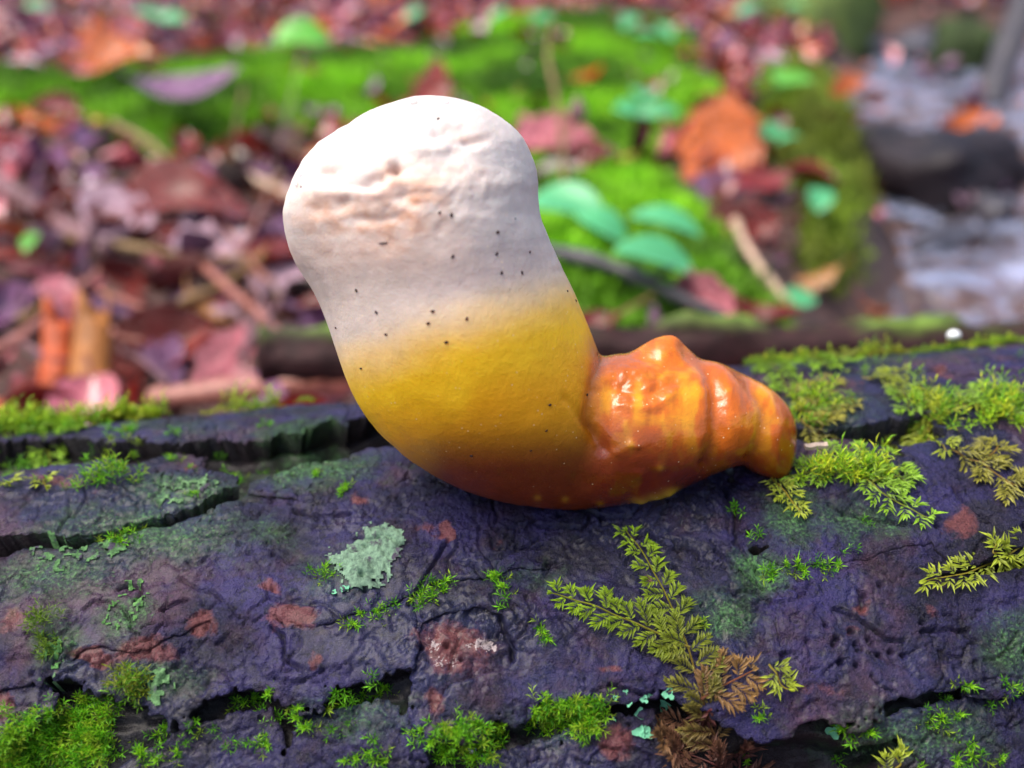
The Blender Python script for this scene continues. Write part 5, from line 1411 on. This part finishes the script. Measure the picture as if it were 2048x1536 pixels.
# ------------------------------------------------------------------ twigs and dead wood behind the log
M_TWIG = {'purple': plain('twig_purple', (0.20, 0.10, 0.11), 0.45, 0.5, 0.3, 120, 0.001), 'red': plain('twig_red', (0.34, 0.13, 0.10), 0.4, 0.5, 0.3, 150, 0.001), 'slate': plain('twig_slate', (0.055, 0.05, 0.06), 0.4, 0.5, 0.4, 120, 0.001),
          'pale': plain('twig_pale', (0.52, 0.36, 0.26), 0.5, 0.4, 0.2, 120, 0.0006), 'olive': plain('twig_olive', (0.26, 0.16, 0.07), 0.5, 0.4, 0.3, 120, 0.001)}
def ground_line(line, lift, n=5):
    return np.array([ghit(x, y, lift) for x, y in catmull(line, n, False)])
def twig(line, r0, r1, m, label, lift=0.01, name='twig', knots=True):
    P = ground_line(line, lift)
    for _ in range(6): P[1:-1] = 0.5 * P[1:-1] + 0.25 * (P[:-2] + P[2:])
    rr = np.linspace(r0, r1, len(P)) * (1 + 0.16 * np.random.default_rng(len(line)).normal(size=len(P)))
    V, F = tube(P, rr, 9)
    off = P[0]
    if knots:
        k = len(P) // 2; d = P[k + 1] - P[k]; d /= np.linalg.norm(d); s = np.array([0.2, -0.2, 0.9]); q = P[k] + np.outer(np.linspace(0, 1, 4), d * r0 * 3 + s * r0 * 3.5)
        V2, F2 = tube(q, np.linspace(r1 * 0.7, r1 * 0.35, 4), 6); F = F + [tuple(i + len(V) for i in f) for f in F2]; V = np.concatenate([V, V2])
    o = obj(name, mesh_from(name, V - off, F, [M_TWIG[m]])); o.location = Vector(off); tag(o, label, 'twig'); return o
twig([(-60, 320), (60, 405), (130, 450), (215, 500)], .0055, .004, 'purple', 'thick purple brown twig slanting down into the leaf litter', 0.02)
twig([(-40, 440), (120, 475), (300, 500), (430, 520), (560, 505)], .0028, .002, 'olive', 'thin brown twig lying across the pale leaves', 0.018)
twig([(360, 605), (440, 575), (500, 530), (530, 500)], .0024, .0018, 'olive', 'short olive twig crossing a red twig', 0.02)
twig([(370, 500), (450, 570), (520, 630), (570, 680)], .0030, .0022, 'red', 'thin red twig crossing the olive twig', 0.022)
twig([(-40, 720), (40, 680), (120, 610), (200, 545)], .0035, .0025, 'red', 'pinkish twig leaning beside the upright orange leaf', 0.02)
twig([(470, 345), (540, 370), (620, 410)], .004, .003, 'pale', 'short tan twig touching the side of the white cap', 0.02)
twig([(1090, 500), (1200, 525), (1290, 560), (1380, 605), (1480, 645)], .0042, .003, 'slate', 'dark slate twig lying over the moss behind the orange foot', 0.022)
twig([(1462, 425), (1490, 490), (1530, 550), (1575, 605)], .0030, .0024, 'pale', 'pale straight twig on the moss bank', 0.02, knots=False)
twig([(1215, 645), (1260, 615), (1310, 590)], .0012, .001, 'olive', 'tiny tan straw on the moss near the dark slate twig', 0.02, knots=False)
twig([(230, 250), (310, 290), (340, 330)], .003, .002, 'olive', 'thin brown twig at the foot of the moss ridge', 0.05, knots=False)
rs_t = np.random.default_rng(77)
for q in range(34):
    x0 = -60 + 640 * rs_t.random(); y0 = 330 + 400 * rs_t.random(); a = rs_t.normal() * 0.6 + (0.4 if rs_t.random() > 0.5 else -0.4); L_ = 90 + 170 * rs_t.random()
    ln = [(x0, y0), (x0 + L_ * 0.5 * math.cos(a), y0 + L_ * 0.5 * math.sin(a) + 8 * rs_t.normal()), (x0 + L_ * math.cos(a), y0 + L_ * math.sin(a))]
    if max(p[1] for p in ln) > 770 or max(p[0] for p in ln) > 650: continue
    o = twig(ln, 0.0010 + 0.0014 * rs_t.random(), 0.0009, ['purple', 'red', 'olive', 'purple'][q % 4], 'thin broken twig tangled in the red leaf litter behind the log', 0.012 + 0.014 * rs_t.random(), knots=False)
    o['group'] = 'thin twigs in the leaf litter'
def stick():
    L = catmull([(300, 800), (400, 788), (520, 776), (620, 768), (740, 756)], 8, False)
    P = np.array([CAMP + ray(np.array(x), np.array(y)) * 0.43 for x, y in L])
    rs = np.random.default_rng(4)
    V, F = tube(P, np.linspace(.0048, .0062, len(P)) * (1 + 0.08 * rs.normal(size=len(P))), 12)
    q = CAMP + np.array([ray(np.array(a), np.array(b)) * t for a, b, t in ((655, 790, .428), (645, 765, .425), (632, 735, .42))])
    off = P[0]
    root = empty('fallen_stick', off)
    obj('stem', mesh_from('stem', V - off, F, [M_TWIG['red']]), root)
    V2, F2 = tube(q, [.0022, .0016, .001], 7); obj('side_twig', mesh_from('side_twig', V2 - off, F2, [M_TWIG['red']]), root)
    tag(root, 'smooth reddish stick with a short side twig lying behind the log', 'stick')
stick()

def rotten():
    L = catmull([(525, 712), (700, 706), (1000, 700), (1300, 694), (1600, 690), (1900, 690), (2200, 690)], 14, False)
    P = np.array([CAMP + ray(np.array(x), np.array(y)) * (0.40) for x, y in L]); n = len(P); k = 22
    V = []; C = []
    rs = np.random.default_rng(8)
    for i in range(n):
        for j in range(k):
            a = 2 * math.pi * j / k
            r = 0.0100 * (1 + 0.32 * math.sin(i * 0.21 + 1)) if False else 0.0098
            f = float(fbm(np.array(i * 0.22), np.array(math.cos(a) * 1.3 + 2 * math.sin(a)), 700, 4))
            g = float(fbm(np.array(i * 0.05), np.array(math.sin(a) * 3.0 + math.cos(a)), 710, 3))
            yy = math.cos(a) * r * 0.8 * (1 + 0.4 * f); zz = math.copysign(abs(math.sin(a)) ** 0.6, math.sin(a)) * r * (1.05 + 0.5 * f + 0.4 * g) - 0.001
            V.append(P[i] + np.array([0.002 * g, yy, zz + 0.002 * f]))
            up = max(0, math.sin(a) + 0.5 * f)
            C.append(lerp3((0.030, 0.011, 0.012), lerp3((0.045, 0.045, 0.03), (0.14, 0.24, 0.03), min(1, max(0, 0.5 + 1.5 * g))), float(smooth(0.8, 1.15, up + 0.5 * g))))
    F = []
    for i in range(n - 1):
        for j in range(k):
            j2 = (j + 1) % k; F.append((i * k + j, i * k + j2, (i + 1) * k + j2, (i + 1) * k + j))
    F += [tuple(range(k))[::-1], tuple((n - 1) * k + j for j in range(k))]
    off = P[n // 2]
    m = vcol_material('rotten_wood', 0.75, 0.3, noise_amt=0.6, noise_scale=160)
    o = obj('rotten_branch', mesh_from('rotten_branch', np.array(V) - off, F, [m], True, np.array(C))); o.location = Vector(off)
    tag(o, 'dark rotten branch with moss on top lying just behind the log', 'branch')
rotten()

# ------------------------------------------------------------------ small green plants
M_PLANT = [plain('mint_leaf', (0.10, 0.46, 0.20), 0.28, 0.5, 0.2, 40, 0.0008, trans=0.25), plain('green_leaf', (0.14, 0.48, 0.06), 0.35, 0.5, 0.25, 40, 0.0008, trans=0.25)]
def plant(leaves, label, mi=0, name='seedling'):
    """leaves: (px, py, length m, width ratio, lift m, spin)"""
    x, y = leaves[0][0], leaves[0][1] + 15
    b = ghit(x, y); root = empty(name, b); tag(root, label, 'plant')
    for (px, py, L, wr, lift, spin) in leaves:
        p = ghit(px, py, lift)
        rs = np.random.default_rng(int(px + py)); V = []; F = []; n = 10
        for i in range(n):
            s = i / (n - 1); w = 0.5 * wr * math.sin(math.pi * min(1, 0.02 + s * 0.98)) ** 0.62
            for yy in (-1, -.5, 0, .5, 1): V.append((s - 0.5, yy * w, 0.16 * abs(yy) * w * 2 - 0.18 * (s - 0.4) ** 2 * 2))
        for i in range(n - 1):
            for j in range(4): F.append((i * 5 + j, (i + 1) * 5 + j, (i + 1) * 5 + j + 1, i * 5 + j + 1))
        nrm = np.array([0.15 * rs.normal(), -0.35 + 0.15 * rs.normal(), 0.9])
        M = Matrix.Translation(Vector(p - b)) @ orient(nrm, spin) @ Matrix.Scale(L, 4)
        A = np.array(M); obj('leaf', mesh_from('leaf', np.array(V) @ A[:3, :3].T + A[:3, 3], F, [M_PLANT[mi]]), root)
        q = np.array([[0, 0, -0.004], 0.5 * (p - b) + np.array([0, 0, 0.003]), p - b - np.array([0, 0, 0.001])])
        V2, F2 = tube(q, [.0011, .0009, .0007], 6); obj('stem', mesh_from('stem', V2, F2, [M_PLANT[1]]), root)
    return root
plant([(1130, 405, .046, .62, .03, -0.5), (1205, 450, .030, .75, .025, -0.4)], 'green plant with two oval leaves beside the neck of the white cap')
plant([(1335, 442, .038, .55, .03, -0.25), (1315, 515, .040, .70, .035, -0.15)], 'green plant with two broad mint leaves above the dark slate twig')
plant([(1592, 600, .024, .65, .02, 0.1)], 'single mint green leaf at the foot of the pale twig')
plant([(1290, 185, .035, .7, .03, 1.4), (1265, 220, .033, .6, .03, 0.2), (1320, 222, .035, .5, .03, 0.1)], 'three leaved seedling on the moss beside the upright stem', 0)
plant([(605, 72, .05, .8, .06, 0.2)], 'round bright green leaf above the moss ridge', 1)
plant([(300, 30, .045, .7, .04, 0.1), (345, 38, .035, .8, .05, 0.1)], 'two pale mint leaves in the far purple litter')
plant([(1640, 395, .026, .7, .03, 1.3)], 'small mint leaf on the mossy bank edge')
plant([(1550, 262, .024, .8, .02, 0.6), (1580, 275, .02, .7, .03, 0.2)], 'small pair of pale green leaves on the mossy bank')
plant([(1600, 14, .045, .7, .05, 0.2), (1500, 15, .045, .6, .05, 0.6)], 'bright mint leaves at the far end of the bank')
plant([(1300, 70, .035, .6, .04, 0.2), (1260, 40, .035, .6, .04, 1.0), (1330, 60, .03, .6, .05, 2.0)], 'leafy green seedling at the back of the moss')
plant([(1000, 25, .035, .6, .04, 0.6), (1090, 35, .03, .6, .05, 0.1)], 'green seedling among leaves beyond the moss')
plant([(830, 25, .035, .6, .04, 0.6), (75, 10, .035, .7, .05, 0.2)], 'faint green seedling in the far litter')
plant([(60, 480, .018, .5, .03, 1.5)], 'yellow green shoot among the twigs in the litter', 1)
plant([(1560, 150, .03, .6, .03, 1.3), (1600, 160, .03, .7, .05, .3)], 'small green leaves along the stream edge', 1)

def stem_with_bud():
    b = ghit(1128, 470)
    t0 = float((b - CAMP) @ FWD)
    P = np.array([CAMP + ray(np.array(float(x)), np.array(float(y))) * (t0 + dt) for x, y, dt in ((1128, 475, 0), (1130, 380, .0), (1124, 280, .0), (1112, 190, .005), (1096, 110, .012), (1105, 40, .015))])
    root = empty('upright_stem', P[0]); tag(root, 'thin upright brown stem with a dry bud rising from the moss', 'plant')
    V, F = tube(catmull(P, 5, False), np.linspace(.0022, .0012, 26), 7); obj('stem', mesh_from('stem', V - P[0], F, [M_TWIG['olive']]), root)
    c = CAMP + ray(np.array(1155.), np.array(230.)) * (t0 + .004); s = CAMP + ray(np.array(1124.), np.array(290.)) * t0
    V2, F2 = tube([s, 0.5 * (s + c) + np.array([0, 0, -.001]), c], [.0011, .001, .001], 6); obj('bud_stalk', mesh_from('bud_stalk', V2 - P[0], F2, [M_TWIG['olive']]), root)
    q = np.array([c + np.array([0, 0, dz]) for dz in np.linspace(-.006, .012, 8)])
    V3, F3 = tube(q, [.001, .004, .0058, .006, .005, .0036, .002, .0005], 10); obj('bud', mesh_from('bud', V3 - P[0], F3, [M_TWIG['purple']]), root)
stem_with_bud()

# ------------------------------------------------------------------ stones and driftwood in the stream
def stone(px, py, sx, sy, sz, m, label, seed, sink=0.3, z=None):
    p = plane_hit(np.array(float(px)), np.array(float(py)), WATER_Z if z is None else z)
    V = []; F = []; n, k = 14, 22
    for i in range(n):
        t = math.pi * i / (n - 1)
        for j in range(k):
            a = 2 * math.pi * j / k
            d = np.array([math.sin(t) * math.cos(a), math.sin(t) * math.sin(a), math.cos(t)])
            d = np.sign(d) * abs(d) ** 0.75
            f = 1 + 0.5 * float(fbm(np.array(d[0] * 1.3 + seed), np.array(d[1] * 1.3 + d[2] * 2.1), seed, 4))
            V.append(d * f * np.array([sx, sy, sz]) / 2)
    for i in range(n - 1):
        for j in range(k): F.append((i * k + j, (i + 1) * k + j, (i + 1) * k + (j + 1) % k, i * k + (j + 1) % k))
    o = obj('stone', mesh_from('stone', np.array(V), F, [m])); o.location = Vector(p + np.array([0, 0, sz * (0.5 - sink)])); o.rotation_euler.z = seed
    tag(o, label, 'stone')
M_SHADESTONE = plain('undercut_shade_stone', (0.016, 0.011, 0.016), 0.5, 0.35, 0.6, 30, 0.012)  # near black: shade of the undercut bank put into the stone colour
M_GREYST = plain('grey_stone', (0.06, 0.055, 0.07), 0.3, 0.5, 0.4, 30, 0.004)
M_MOSSST = plain('mossy_stone', (0.11, 0.14, 0.06), 0.8, 0.3, 0.5, 25, 0.006, colr2=(0.17, 0.26, 0.05))
M_DKMOSS = plain('dark_mossy_stone', (0.03, 0.05, 0.015), 0.8, 0.3, 0.5, 30, 0.006)
stone(1850, 385, .15, .10, .075, M_SHADESTONE, 'large wet stone blackened as bank undercut shade, under the caught orange leaf', 2, 0.25)
stone(1765, 340, .07, .08, .06, M_SHADESTONE, 'wet stone blackened as undercut shade, wedged against the mossy bank', 3, 0.25)
stone(1950, 370, .07, .09, .07, M_SHADESTONE, 'wet stone blackened as undercut shade, at the right end of the dark stones', 5, 0.25)
stone(1640, 115, .24, .16, .20, M_MOSSST, 'large grey green mossy boulder at the far bend of the stream', 4, 0.2)
stone(1925, 135, .10, .08, .09, M_DKMOSS, 'dark green mossy stone at the far side of the stream', 6, 0.2)
stone(1890, 480, .08, .03, .015, M_GREYST, 'flat slate grey stone washed by the riffle', 7, 0.4)
stone(1985, 440, .03, .03, .03, M_GREYST, 'small grey stone beside the flat slate stone', 8, 0.3)
stone(1790, 110, .16, .10, .04, M_GREYST, 'pale flat stone in the far riffle', 9, 0.4)
stone(1870, 90, .14, .08, .05, M_GREYST, 'second flat stone in the far riffle', 10, 0.4)
stone(1650, 610, .05, .04, .03, M_GREYST, 'small wet stone at the near edge of the stream', 12, 0.3)
def drift():
    P = np.array([CAMP + ray(np.array(float(x)), np.array(float(y))) * t for x, y, t in ((2080, -120, 1.62), (2045, 20, 1.55), (2005, 130, 1.50), (1975, 220, 1.46), (1960, 300, 1.42))])
    V, F = tube(catmull(P, 6, False), np.linspace(.020, .024, 25) * (1 + 0.1 * np.random.default_rng(2).normal(size=25)), 12)
    o = obj('leaning_branch', mesh_from('leaning_branch', V - P[-1], F, [M_TWIG['slate']])); o.location = Vector(P[-1]); tag(o, 'dark wet branch leaning into the far side of the stream', 'branch')
drift()
